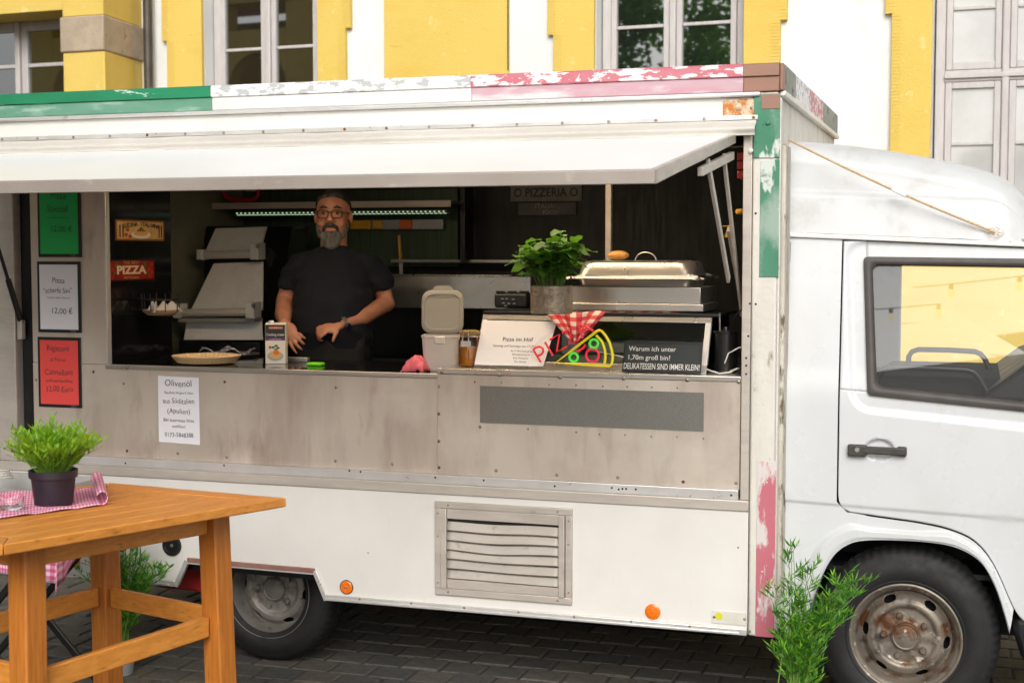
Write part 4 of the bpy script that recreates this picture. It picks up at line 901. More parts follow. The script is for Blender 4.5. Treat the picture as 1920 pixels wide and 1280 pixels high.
t = MB().tube([P(*q, Y=7.2) for q in pth], .0125, 10, closed=True).build('carry_handle', rb); tag(t, 'red loop carry handle standing on the steel wall shelf', 'handle')
# ================================================================== dough sheeter
t = thing('dough_sheeter', 'stainless dough sheeter with two white rollers behind the counter', 'dough sheeter', P(420, 640, Y=6.85))
shm = mat('sheeter_steel', (.90,.90,.89), .3, 0, var=(.86,.86,.85), vs=4, rvar=.1)
rol = mat('roller', (.58,.56,.50), .35); capm = mat('roller_cap', (.66,.66,.64), .4)
def pl(pts, m, name, off=(0,.012,0), bev=.002): return MB().prism([P(*q[:2], Y=q[2]) for q in pts], off).build(name, m, t, bevel=bev)
pl([(404,428,6.98),(500,425,6.98),(488,472,6.9),(384,472,6.9)], shm, 'upper_chute')
pl([(400,494,6.86),(493,490,6.86),(492,582,6.7),(357,582,6.7)], shm, 'main_chute')
pl([(350,600,6.68),(490,600,6.68),(492,637,6.62),(344,637,6.62)], shm, 'lower_tray')
pl([(334,597,6.60),(476,597,6.60),(476,604,6.60),(334,604,6.60)], aluw, 'tray_lip', (0,.1,0))
pl([(500,424,6.9),(546,425,6.9),(522,602,6.75),(494,602,6.75)], blkgl, 'drive_housing', (0,.22,0), .006)
pl([(386,424,7.02),(545,424,7.02),(520,640,7.02),(345,640,7.02)], blk, 'body', (0,.2,0), .01)
for a, b, Y in (((384,478),(482,476),6.80),((346,587),(468,585),6.60)):
    MB().cyl(P(*a, Y=Y), P(*b, Y=Y), .022, n=20).build('roller', rol, t)
for x0, y0, x1, y1, Y in ((374,468,384,487,6.80),(474,455,490,487,6.80),(330,569,343,596,6.60),(465,566,482,597,6.60)):
    a = P(x0,y0,Y=Y); b = P(x1,y1,Y=Y); MB().box(a.x, b.x, Y-.035, Y+.05, b.z, a.z).build('end_cap', capm, t, bevel=.004)
for px, py, Y in ((483,462,6.765),(475,573,6.565)): MB().lathe([(0,.006),(.010,.006),(.012,0)], P(px,py,Y=Y), (0,-1,0), 14).build('knob', steelk, t)
T('sheeter_stand', darkwall, (P(350,640,Y=6.7).x, P(500,640,Y=6.7).x, 6.62, 6.94, .43, P(420,640,Y=6.62).z-.001), .004)
# ================================================================== things on the counter
def onc(px, py, z=CZ): return P(px, py, Z=z+.0005)
c = onc(366, 684); c.y += .10
t = MB(); n = 90
prof = [(0,.004),(.10,.004),(.128,.010),(.150,.034),(.156,.040),(.152,.0415),(.143,.036),(.122,.014),(0,.011)]
for k in range(n):
    a = 2*math.pi*k/n; e = Vector((math.cos(a), math.sin(a), 0)); fl = (1+.018*(1 if k % 2 else -1))
    t.v += [c+e*r*(fl if .12 < r < .155 else 1)+Vector((0,0,h-.004)) for r, h in prof]
m_ = len(prof); t.f = [(k*m_+i, k*m_+i+1, ((k+1) % n)*m_+i+1, ((k+1) % n)*m_+i) for k in range(n) for i in range(m_-1)]
t = t.build('flan_dish', mat('cream_ceramic', (.70,.50,.28), .35), smooth=25); tag(t, 'cream fluted round dish on the black counter beside the carton', 'dish')
tl = checkmat('blue_towel', (.62,.60,.62), (.30,.28,.36), (.14,.13,.20), .03); c = onc(428, 664)
t = cloth('tea_towel', lambda s, u: c+Vector(((s-.5)*.26, (u-.5)*.12, .018+.014*math.sin(s*11+u*4)+.010*mnoise.noise(Vector((s*6,u*6,2))))), 40, 16, .26, .14, tl); tag(t, 'crumpled checked tea towel behind the fluted dish', 'towel')
c = onc(425, 668)
t = MB().lathe([(0,0),(.12,0),(.15,.012),(.146,.014),(.115,.005),(0,.004)], c+Vector((0,.02,0)), n=40).build('serving_tray', steelk); tag(t, 'low steel tray under the checked tea towel', 'tray')
# carton
c = onc(513, 682); t = thing('cream_carton', 'small cooking cream carton with a black top and pasta picture', 'carton', c+Vector((0,.03,0)), R(17)); M = wm(t)
cw, cdp, chh = .092, .058, .178; card = mat('carton_cream', (.72,.66,.56), .45); cblk = mat('carton_black', (.015,.02,.012), .4)
MB().box(-cw/2, cw/2, -cdp/2, cdp/2, 0, chh).xf(M).build('carton', card, t, bevel=.002)
fy_ = -cdp/2
def cr(x0, x1, z0, z1, l=.0006): return MB().box(x0, x1, fy_-l, fy_-.0002, z0, z1).xf(M)
cr(-cw/2+.0015, cw/2-.0015, chh-.062, chh-.0015).build('black_band', cblk, t, smooth=0); cr(-cw/2+.0015, cw/2-.0015, chh-.072, chh-.0622).build('purple_band', mat('purple', (.16,.012,.20), .4), t, smooth=0)
cr(-.028, .034, chh-.022, chh-.009, .001).build('red_label', tom, t, smooth=0)
ex, ey = M.to_3x3() @ Vector((1,0,0)), Vector((0,0,1)); o_ = M @ Vector((0, fy_-.001, 0))
for q_ in ([('NAARMANN', .010, .003, chh-.0155, 1.1), ('Cooking cream', .017, .001, chh-.046, .78), ('kulinarisch 15% Fett', .007, 0, chh-.067, .9)]): letters([q_], o_, ex, ey, lift=.0006, off=.01).build('text_line', wplate, t, smooth=0)
disc(MB(), o_+ey*.036, ex, ey, .036, .022, .0004).build('bowl_print', mat('bowl_blue', (.30,.36,.42), .5), t); disc(MB(), o_+ey*.040, ex, ey, .030, .017, .0009).build('pasta_print', pastel, t)
disc(MB(), o_+ey*.052+ex*.004, ex, ey, .014, .012, .0014).build('sauce_print', orp, t); mb = MB()
for q, z in ((-.01,.075),(.004,.082),(.012,.072),(.002,.064)): disc(mb, o_+ex*q+ey*z, ex, ey, .008, .005, .0008)
mb.build('herb_print', herb, t, smooth=0, kind='stuff'); disc(MB(), o_+ex*-.024+ey*.075, ex, ey, .006, .006, .0008).build('tomato_print', tom, t)
MB().prism([(-cw/2, -cdp/2, chh), (-cw/2, cdp/2, chh), (-cw/2, 0, chh+.008)], (cw,0,0)).xf(M).build('gable', card, t, bevel=.001); MB().lathe([(.012,0),(.012,.010),(.010,.012),(0,.012)], M @ Vector((-.022, -.006, chh+.004)), n=16).build('screw_cap', wplate, t)
c = onc(588, 686); t = MB().box(c.x-.036, c.x+.036, c.y, c.y+.045, c.z, c.z+.014).build('sponge', mat('lime_green', (.16,.72,.01), .5), bevel=.006, seg=3); tag(t, 'bright lime green sponge on the black counter', 'sponge')
t = MB().box(c.x-.26, c.x-.12, c.y+.18, c.y+.21, CZ, CZ+.022).build('scraper', steelk, bevel=.003); tag(t, 'grey metal dough scraper lying behind the carton', 'scraper')
c = onc(770, 698); mb = MB()
mb.grid(lambda s, u: c+Vector(((s-.5)*.10+.012*mnoise.noise(Vector((s*5,u*5,4))), .05+(u-.5)*.09, .004+.075*math.sin(math.pi*min(1,max(0,s)))**.6*math.sin(math.pi*u)**.5*(.55+.45*s)+.016*mnoise.noise(Vector((s*7,u*7,1))))), 34, 24)
t = mb.build('dishcloth', mat('pink_cloth', (.72,.16,.20), .85, var=(.60,.11,.15), vs=30), smooth=70, solid=.003); tag(t, 'crumpled pink dishcloth beside the white bin', 'cloth')
# bin with grey lid
c = onc(817, 695); t = thing('flip_lid_bin', 'white plastic counter bin with its grey lid flipped open', 'bin', c+Vector((0,.075,0)), R(14)); M = wm(t)
def rsq(w_, d_, z, r=.02, n=6):
    pts = []
    for cx, cy, a0 in ((w_/2-r, d_/2-r, 0), (-w_/2+r, d_/2-r, 90), (-w_/2+r, -d_/2+r, 180), (w_/2-r, -d_/2+r, 270)):
        pts += [Vector((cx+r*math.cos(R(a0+90*k/n)), cy+r*math.sin(R(a0+90*k/n)), z)) for k in range(n+1)]
    return pts
def loft(secs, capt=True, capb=True):
    mb = MB(); n = len(secs[0]); 
    for s in secs: mb.v += s
    mb.f = [(i*n+k, i*n+(k+1) % n, (i+1)*n+(k+1) % n, (i+1)*n+k) for i in range(len(secs)-1) for k in range(n)]
    if capb: mb.f.append(tuple(range(n))[::-1])
    if capt: mb.f.append(tuple(range((len(secs)-1)*n, len(secs)*n)))
    return mb
bw_ = mat('bin_white', (.72,.66,.58), .4, sub=.0); lidg = mat('lid_grey', (.30,.285,.25), .55)
loft([rsq(.138,.13,0), rsq(.142,.134,.01), rsq(.158,.15,.140), rsq(.164,.156,.142), rsq(.164,.156,.150), rsq(.152,.144,.150), rsq(.13,.12,.02)]).xf(M).build('bin_body', bw_, t, smooth=50)
MB().box(-.022, .022, -.086, -.074, .115, .146).xf(M).build('latch', bw_, t, bevel=.004)
LM = M @ Matrix.Translation((-.004, .065, .150)) @ Matrix.Rotation(R(84), 4, 'X')
loft([rsq(.176,.182,0,.04), rsq(.182,.188,.004,.042), rsq(.182,.188,.016,.042), rsq(.172,.178,.020,.04), rsq(.150,.150,.020,.034), rsq(.146,.146,.016,.034)]).xf(LM @ Matrix.Translation((0,.094,0)) ).build('lid', lidg, t, smooth=45)
loft([rsq(.085,.05,0,.02), rsq(.085,.05,.018,.02)]).xf(LM @ Matrix.Translation((0,.182,0))).build('lid_tab', lidg, t, smooth=45)
# clip jar
c = onc(873, 688, CZ2); c.y += .05; t = thing('clip_jar', 'glass clip-top jar half full of amber honey beside the display case', 'jar', c)
MB().lathe([(0,.004),(.038,.004),(.043,.010),(.043,.082),(0,.084)], c, n=28).build('honey', mat('honey', (.62,.24,.02), .15, var=(.5,.17,.012), vs=20, sub=.0, emit=(.5,.2,.02), es=0), t)
MB().lathe([(0,.001),(.042,.001),(.047,.008),(.047,.105),(.040,.122),(.040,.134)], c, n=28).build('glass_body', glass('jar_glass', (.97,.95,.9), 1.5), t)
MB().lathe([(.042,.132),(.045,.136),(.045,.146),(.03,.152),(0,.153)], c, n=28).build('lid', glass('jar_lid', (.95,.85,.6), 1.5, haze=((.6,.45,.2),.35)), t)
mb = MB().tube([c+Vector((.0445*math.cos(R(a)), .0445*math.sin(R(a)), .126)) for a in range(0,360,18)], .0018, 6, closed=True)
mb.tube([c+Vector((-.012,-.044,.13)), c+Vector((-.014,-.052,.10)), c+Vector((.014,-.052,.10)), c+Vector((.012,-.044,.13)), c+Vector((.010,-.046,.148)), c+Vector((-.010,-.046,.148)), c+Vector((-.012,-.044,.13))], .0017, 6); mb.build('wire_clip', steel2, t)
MB().box(c.x-.022, c.x+.022, c.y-.0482, c.y-.0475, c.z+.085, c.z+.108).build('label', wplate, t, smooth=0)
# ================================================================== glass display case
yb_, yt_ = 5.535, 5.655; a = P(888, 691, Y=yb_); b = P(1324, 703, Y=yb_); x0, x1 = a.x, b.x; zt = P(903, 589, Y=yt_).z; zb = CZ2
t = thing('display_case', 'steel framed glass display case with a slanted front on the counter', 'display case', ((x0+x1)/2, 5.8, zb))
fx_ = lambda z: yb_+(yt_-yb_)*(z-zb)/(zt-zb)
def slab(xa, xb, za, zc, m, name, th=.012, d=0): return MB().prism([(xa, fx_(za)+d, za), (xb, fx_(za)+d, za), (xb, fx_(zc)+d, zc), (xa, fx_(zc)+d, zc)], (0,th,0)).build(name, m, t, bevel=.002)
slab(x0, x1, zb, zb+.03, steel2, 'bottom_rail'); slab(x0, x1, zt-.022, zt, steel2, 'top_rail'); slab(x0, x0+.022, zb+.0302, zt-.0222, steel2, 'stile'); slab(x1-.024, x1, zb+.0302, zt-.0222, aluw, 'stile', .02)
slab(x0+.022, x1-.024, zb+.03, zt-.022, glass('case_glass', (.9,.93,.92), 1.5), 'front_pane', .003, .004)
MB().box(x0, x1+.03, yt_-.002, 6.08, zt+.0005, zt+.014).build('top_shelf', blk, t, bevel=.003)
MB().prism([(x1-.003, yb_+.02, zb+.002), (x1-.003, 6.05, zb+.002), (x1-.003, 6.05, zt), (x1-.003, yt_+.02, zt)], (.003,0,0)).build('side_pane', glass('case_side', (.9,.93,.92), 1.5), t, smooth=0)
MB().box(x0, x0+.012, yt_, 6.06, zb+.002, zt).build('side_panel', steel2, t); MB().box(x0, x1, 6.05, 6.06, zb+.002, zt).build('back_panel', darkwall, t)
MB().box(x0+.05, x1-.06, 5.72, 6.0, zb+.002, zb+.05).build('inner_tray', mat('tray_beige', (.50,.43,.33), .4, .4), t, bevel=.006); MB().box(x1-.55, x1-.08, 5.75, 5.98, zb+.052, zb+.11).build('inner_pan', steelk, t, bevel=.01)
MB().box(P(1040,640,Y=5.6).x, P(1075,640,Y=5.6).x, 5.70, 5.72, zb+.052, zb+.17).build('inner_box', steelk, t, bevel=.004)
ztop = zt+.0145
# notice card
sl_d = Vector((0, yt_-yb_, zt-zb)).normalized()
a = P(892, 683, Y=yb_); wcard = P(1040, 650, Y=5.6).x-P(899, 650, Y=5.6).x
o_ = Vector((P(899,650,Y=5.6).x, fx_(zb+.012)-.006, zb+.012)); hcard = .205
t2 = thing('notice_card', 'white notice sheet headed Pizza im Hof leaning on the glass case', 'notice', o_+Vector((wcard/2,0,0)))
ex = Vector((1,0,0)); nrm = ex.cross(sl_d)
MB().prism([o_, o_+ex*(wcard-.03), o_+ex*wcard+sl_d*hcard, o_+ex*.004+sl_d*hcard], nrm*.0008).build('sheet', paper, t2, smooth=0)
for q_ in ([('Pizza im Hof', .026, wcard*.52, .118), ('Samstag und Sonntags von 17-20 Uhr', .0135, wcard*.52, .088), ('für 2. Personen-gültig', .011, wcard*.6, .066), ('Dienstleistung bis', .011, wcard*.6, .050), ('Eine Vorspeise', .011, wcard*.6, .034), ('Nur abends', .011, wcard*.6, .018)]): letters([q_], o_, ex, sl_d, lift=.002, jit=.4).build('text_line', ink, t2, smooth=0)
# letter board
yl = 5.520; a = P(1172, 641, Y=yl+.03); b = P(1316, 690, Y=yl)
t2 = thing('letter_board', 'black letter board with three lines of white text on the case', 'letter board', ((a.x+b.x)/2, yl, zb))
zc = a.z; d_ = Vector((0, .035, zc-zb-.001)).normalized(); o_ = Vector((a.x, yl-.012, zb+.001)); hB = (zc-zb)/d_.z*1.02; wB = b.x-a.x
MB().prism([o_, o_+ex*wB, o_+ex*wB+d_*hB, o_+d_*hB], ex.cross(d_)*.010).build('board', frameblk, t2, bevel=.001)
gm = mat('felt_grey', (.035,.04,.038), .7)
for k in range(18): 
    q = o_+d_*(.012+k*(hB-.024)/18); nn = ex.cross(d_)
    MB().prism([q+ex*.012+nn*.0102, q+ex*(wB-.012)+nn*.0102, q+ex*(wB-.012)+d_*.0035+nn*.0102, q+ex*.012+d_*.0035+nn*.0102], nn*.0008).build('ridge', gm, t2, smooth=0)
nn = ex.cross(d_)
for q_ in ([('Warum ich unter', .027, .022, hB*.74), ('1,70m groß bin?', .027, .018, hB*.46)]): letters([q_], o_+nn*.011, ex, d_, lift=.001, off=.006, align='LEFT').build('text_line', wplate, t2, smooth=0)
for q_ in ([('DELIKATESSEN SIND IMMER KLEIN!', .034, wB*.5, hB*.17, .58)]): letters([q_], o_+nn*.011, ex, d_, lift=.001, off=.008).build('text_line', wplate, t2, smooth=0)
# neon pizza sign
yn = 5.490
def nz_(q, dy=0): return P(880+q[0]/3.692, 420+q[1]/3.692, Y=yn+dy)
t2 = thing('neon_sign', 'neon style sign of a pizza slice under the red word PIZZA', 'neon sign', nz_((800, 1015)))
nred = mat('neon_red', (.85,.03,.05), .35, emit=(1,.04,.06), es=.18); nyel = mat('neon_yellow', (.80,.66,.02), .35, emit=(1,.8,.03), es=.12); ngrn = mat('neon_green', (.10,.80,.06), .35, emit=(.12,1,.08), es=.15)
def tubes(strokes, m, name, r=.0052, closed=False):
    for s in strokes: MB().tube([nz_(q) for q in s], r, 8, closed=closed).build(name, m, t2, smooth=60)
def circ(cx, cy, r, n=24): return [(cx+r*math.cos(2*math.pi*k/n), cy+r*math.sin(2*math.pi*k/n)) for k in range(n)]
tubes([[(496,956),(470,914),(442,868)], [(442,868),(460,853),(488,848),(508,860),(513,880),(504,898),(486,908),(468,912)], [(524,816),(578,910)],
       [(556,800),(624,762),(604,884),(676,848)], [(645,752),(712,712),(690,832),(762,796)], [(756,690),(784,790)], [(756,690),(806,712),(858,738)], [(772,748),(812,722)],
       [(745,880),(775,868),(795,850),(803,832)]], nred, 'red_tube', .0046)
tubes([circ(852, 908, 44)], nred, 'red_tube', .005, True); tubes([circ(862,828,29), circ(722,922,29)], ngrn, 'green_tube', .0055, True)
tubes([[(597,960),(740,850),(882,742),(900,735),(918,742),(945,775),(970,820),(985,870),(993,920),(987,962),(970,983),(780,972)]], nyel, 'yellow_tube', .0056, True)
tubes([[(878,770),(920,815),(938,870),(942,920),(936,962)]], nyel, 'yellow_tube', .0056)
MB().prism([nz_(q, .007) for q in [(560,1000),(430,930),(420,860),(560,740),(780,660),(900,690),(1000,800),(1030,900),(1010,985)]], (0,.003,0)).build('acrylic_back', glass('acrylic', (.97,.97,.97), 1.25), t2, smooth=0)
MB().tube([nz_((900,885),.012), nz_((1000,905),.012), nz_((1068,922),.014)], .0022, 6).build('lead', wplate, t2)
# checked cloth hanging over the case
ging = checkmat('red_gingham', (.72,.62,.55), (.60,.10,.10), (.50,.012,.022), .062)
def hang(s, u):
    top = Vector((P(1024,586,Y=yt_).x+s*.262, yt_-.010, ztop+.004)); tip = P(1083, 644, Y=5.6)
    q = u**.9; p = top.lerp(Vector((tip.x+(s-.5)*.02, fx_(tip.z)-.010, tip.z)), q*(1-.12*abs(s-.45)*2))
    return p+Vector((.012*math.sin(s*14)*q*(1-q)*2, -.014-.022*math.sin(s*15+.6)*min(1, u*2.2)*(1-.5*u)-.01*(1-u)*0, .004*math.sin(s*9)))
cl = cloth('checked_napkin', hang, 60, 30, .30, .24, ging, None, .0015); tag(cl, 'red and white gingham napkin draped over the case top', 'napkin')
t = cloth('checked_runner', lambda s, u: Vector((P(1010,586,Y=5.8).x+s*.62, 5.70+u*.34, ztop+.0012+.0015*math.sin(s*30))), 30, 8, .62, .34, ging, None, .001); tag(t, 'red gingham runner under the basil pot and food warmer', 'table runner')
ztop += .006
# basil in metal pot
c = P(1024, 589, Z=ztop); c.y += .075; t = thing('basil_plant', 'bushy basil plant in an embossed metal pot on the display case', 'plant', c)
potm = mat('embossed_tin', (.55,.44,.32), .42, .5, var=(.34,.27,.19), vs=40, bump=.8, bscale=45)
MB().lathe([(0,0),(.080,0),(.083,.004),(.084,.108),(.081,.110),(.078,.107),(.078,.09),(0,.09)], c, n=40).build('pot', potm, t)
MB().lathe([(0,.093),(.077,.092)], c, n=24).build('soil', mat('soil', (.03,.02,.012), .95, bump=.8, bscale=80), t)
rr = random.Random(12)
def leafbig(L_, W_):
    mb = MB()
    def fn(s, u):
        w = W_*math.sin(math.pi*min(.98, u*.93+.04))**.8*(1-.25*u); x = (s-.5)*2*w
        return Vector((x, u*L_, .22*abs(x)-.35*L_*u*u+.004*math.sin(u*14)*abs(s-.5)*2))
    mb.grid(fn, 4, 5); me = bpy.data.meshes.new('leaf'); me.from_pydata(mb.v, [], mb.f); me.materials.append(basil); me.polygons.foreach_set('use_smooth', [True]*len(me.polygons)); return me
lms = [leafbig(.072,.025), leafbig(.060,.022), leafbig(.042,.015)]
stems = MB()
for k in range(36):
    a = rr.uniform(0, 6.283); q = rr.random()**.5; base = Vector((.05*q*math.cos(a), .05*q*math.sin(a), .092))
    tipv = Vector((.150*q*math.cos(a)*rr.uniform(.6,1.1), .12*q*math.sin(a), .092+rr.uniform(.13,.235)*(1-.25*q*q)))
    stems.tube([c+base, c+base.lerp(tipv,.5)+Vector((0,0,.02)), c+tipv], [.0026,.0022,.0015], 5)
    for j in range(7):
        f_ = .42+.58*j/6; p = base.lerp(tipv, f_); az = a*.5+j*1.57+rr.uniform(-.5,.5); sc = rr.uniform(.8,1.15)*(1.1 if j > 3 else .85)
        o = bpy.data.objects.new('leaf', rr.choice(lms[:2] if j > 2 else lms)); C.objects.link(o); o.parent = t
        o.location = p; o.rotation_euler = Euler((rr.uniform(-.1,.75), rr.uniform(-.4,.4), az), 'XYZ'); o.scale = (sc,)*3
stems.build('stems', stemg, t)
# food warmer
x0, x1 = P(1064,560,Y=5.72).x, P(1316,560,Y=5.72).x; zb = ztop
t = thing('chafing_dish', 'stainless food warmer with a domed lid and foil rim on the case', 'food warmer', ((x0+x1)/2, 5.9, zb))
MB().box(x0, x1+.01, 5.70, 6.06, zb, zb+.030).build('foot', steel2, t, bevel=.003); MB().box(x0+.004, x1-.004, 5.715, 6.05, zb+.0305, zb+.098).build('base', steel2, t, bevel=.003)
cx_ = (x0+x1)/2; CM = Matrix.Translation((cx_, 5.885, zb+.098))
loft([rsq(.475,.29,.001,.04), rsq(.50,.31,.036,.045)]).xf(CM).build('pan', steel2, t, smooth=45)
def rim(s, u):
    pts = rsq(.50+u*.09, .31+u*.09, .04, .045, 24); q = pts[int(s*(len(pts)-1)+.5) % len(pts)]
    return CM @ Vector((q.x, q.y, 0.046-.012*u+.016*mnoise.noise(Vector((q.x*60, q.y*60, u*4)))))
MB().grid(rim, 100, 3).build('foil_rim', mat('foil', (.85,.82,.78), .4, .5, bump=.8, bscale=90), t, smooth=20, merge=True)
loft([rsq(.50,.31,.047,.05), rsq(.49,.30,.060,.05), rsq(.475,.285,.094,.06), rsq(.455,.265,.104,.06), rsq(.40,.22,.108,.05)]).xf(CM).build('lid', steel2, t, smooth=45)
hp = P(1210, 492, Y=5.86); MB().tube([CM @ Vector((hp.x-cx_+.045*math.cos(R(a)), -.02, .106+.036*math.sin(R(a)))) for a in range(0,181,15)], .0025, 8).build('lid_handle', steel2, t)
pc = CM @ Vector((P(1160,485,Y=5.86).x-cx_, -.03, .1085))
o = MB().ell(pc+Vector((0,0,.021)), (.046,.034,.020), 24, 14).build('bread_roll', mat('crust', (.62,.34,.09), .5, var=(.50,.25,.06), vs=20)); tag(o, 'small golden bread roll lying on the food warmer lid', 'bread roll')
# radio
c = P(957, 584, Y=5.98); t = thing('radio', 'small black radio beside the basil pot', 'radio', Vector((c.x, 6.0, ztop-.006)))
x0, x1, z0, z1 = rect(926, 549, 987, 580, 5.96); MB().box(x0, x1, 5.96, 6.06, ztop-.0055, z1).build('case', blk, t, bevel=.012, seg=3)
for k, (px, py) in enumerate(((942,560),(950,560),(962,561),(944,568),(954,569),(964,569),(948,573))): p = P(px,py,Y=5.9585); MB().box(p.x-.006, p.x+.006, 5.957, 5.9598, p.z-.002, p.z+.002).build('button', steelk, t, smooth=0)
# corner pot, cables, odds and ends at the right
c = onc(1362, 699, CZ2); c.y += .05; c.x -= .012; t = thing('steel_pot', 'dark tall steel pot with a flat lid beside the display case', 'pot', c)
dk = mat('dark_steel', (.05,.05,.05), .3, .8); MB().lathe([(0,0),(.040,0),(.045,.006),(.045,.155),(.050,.158),(.050,.164),(.012,.168),(.010,.18),(0,.18)], c, n=32).build('pot_body', dk, t); MB().tube([c+Vector((-.02,-.02,.16)), c+Vector((-.022,-.02,.235))], .004, 6).build('ladle', steelk, t)
a = P(1318, 692, Y=5.52); t = MB().tube([P(1314,687,Y=5.6), P(1330,694,Y=5.54), P(1350,700,Y=5.53), P(1372,697,Y=5.53), P(1384,690,Y=5.55), P(1366,696,Y=5.62), P(1359,680,Y=5.6), P(1366,662,Y=5.6), P(1385,652,Y=5.58), P(1393,650,Y=5.58)], .003, 8).build('power_cable', wplate); tag(t, 'white power cable curling between the letter board and jamb', 'cable')
t = MB().tube([P(1391,580,Y=5.6), P(1374,598,Y=5.6), P(1370,625,Y=5.62), P(1378,650,Y=5.66), P(1384,668,Y=5.7)], .003, 8).build('power_cable', blk); tag(t, 'thin black cable hanging down behind the steel pot', 'cable')
t = MB().tube([P(1364,445,Y=6.1), P(1366,432,Y=6.1), P(1370,418,Y=6.1)], [.012,.009,.003], 8).tube([P(1355,424,Y=6.1), P(1372,424,Y=6.1)], .003, 6).build('squeeze_bottle', yel); tag(t, 'yellow squeeze bottle nozzle behind the flap struts', 'bottle')
t = MB().box(P(1378,400,Y=5.75).x, P(1393,400,Y=5.75).x, 5.75, 5.78, P(1378,402,Y=5.75).z, P(1378,391,Y=5.75).z).build('tape_roll', yel, bevel=.01, seg=3); tag(t, 'yellow tape roll hanging by the right jamb', 'tape')
for k in range(3):
    z1 = P(1390, 286+k*17, Y=5.72).z; t = MB().box(P(1382,300,Y=5.72).x, P(1403,300,Y=5.72).x, 5.72, 5.9, z1-.032, z1).build('menu_box', mat('dull_red', (.25,.012,.015), .5), bevel=.003); tag(t, ['dull red box on top of the stack by the flap struts','dull red box in the middle of the stack by the struts','dull red box at the bottom of the stack by the struts'][k], 'box', 'red boxes stacked by the struts')
# ================================================================== menus and the poster
def menu(n, label, c0, c1, m, lines, rz=0):
    Y = Y0+.026; a = P(*c0, Y=Y); b = P(*c1, Y=Y); w_, h_ = b.x-a.x, a.z-b.z; c = Vector(((a.x+b.x)/2, Y, b.z))
    t = thing(n, label, 'menu', c); MB().box(a.x, b.x, Y-.004, Y+.003, b.z, a.z).build('frame', frameblk, t, bevel=.0015)
    MB().box(a.x+.013, b.x-.013, Y-.0052, Y-.0042, b.z+.014, a.z-.014).build('card', m, t, smooth=0)
    for q_ in ([(s, sz*h_, x*w_, y*h_, kx) for s, sz, x, y, kx in lines]): letters([q_], (c.x, Y-.0055, c.z+h_/2), (1,0,0), (0,0,1), jit=1, lift=.0008, off=-.006).build('text_line', ink, t, smooth=0)
    letters([('menu', .02*1, w_*.32, -h_*.475)], (c.x, Y-.0045, c.z+h_/2), (1,0,0), (0,0,1), lift=.0006, sx=.6).build('maker_mark', gy, t, smooth=0)
menu('menu_board', 'green framed menu card reading Pizza Spezial', (70,346), (153,482), greencard, [('Pizza',.125,0,.34,1),('Spezial',.125,-.02,.16,1),('mit Salami und Schinken',.035,0,.04,1),('12,00 €',.115,.06,-.12,1)])
menu('menu_board', 'white framed menu card reading Pizza scharfe Sau', (70,490), (153,624), paper, [('Pizza',.105,0,.23,1),('“scharfe Sau”',.105,-.02,.09,.86),('Tomaten, Salami, Peperoni',.035,0,-.01,1),('12,00 €',.115,.07,-.20,1)])
menu('menu_board', 'red framed menu card reading Rigatoni and Cannelloni', (71,631), (154,765), redcard, [('Rigatoni',.12,-.02,.34,.95),('al Forno',.075,-.02,.18,1),('Cannelloni',.12,-.01,0,.9),('mit Ricotta-Spinatfüllung',.06,0,-.12,.75),('12,00 Euro',.115,0,-.24,.9)])
Y = Y0+.0265; a = P(296,704,Y=Y); b = P(375,833,Y=Y); w_, h_ = b.x-a.x, a.z-b.z
t = thing('poster', 'white paper poster about Olivenöl taped to the steel counter front', 'poster', ((a.x+b.x)/2, Y, b.z))
MB().add([(a.x,Y,b.z+.004),(b.x,Y,b.z-.002),(b.x-.001,Y-.001,a.z-.004),(a.x,Y,a.z)], [(0,1,2,3)]).build('sheet', paper, t, smooth=0)
for q_ in ([(s, sz*h_, 0, y*h_, kx) for s, sz, y, kx in [('Olivenöl',.14,.39,.95),('Olio Extra Vergine d. Oliva',.055,.255,.8),('aus Süditalien',.11,.13,.9),('(Apulien)',.11,-.02,.95),('Bei Interesse bitte',.075,-.155,.95),('melden!',.07,-.245,1),('0173-5848388',.095,-.375,.88)]]): letters([q_], ((a.x+b.x)/2, Y-.001, (a.z+b.z)/2), (1,0,0), (0,0,1), jit=1, lift=.0012, off=-.006).build('text_line', ink, t, smooth=0)
# ================================================================== person behind the counter
man = thing('person', 'man in a dark t-shirt and glasses with a grey beard behind the counter', 'person', (P(625,480,Y=6.42).x, 6.42, .42), R(17)); MM = wm(man)
def em(): return MB()
def fing(mb, base, d, up, L_, r, curl):
    p = Vector(base); d = Vector(d).normalized(); up = Vector(up).normalized(); s = d.cross(up); pts = [p.copy()]
    for k, f_ in enumerate((.45,.32,.23)):
        rot = Matrix.Rotation(curl*(.5+.5*k), 3, s); d = (rot @ d).normalized(); p = p+d*L_*f_; pts.append(p.copy())
    mb.tube(pts, [r, r*.95, r*.85, r*.65], 10)
    mb.ell(pts[-1], (r*.68,)*3, 8, 6)
b = em()
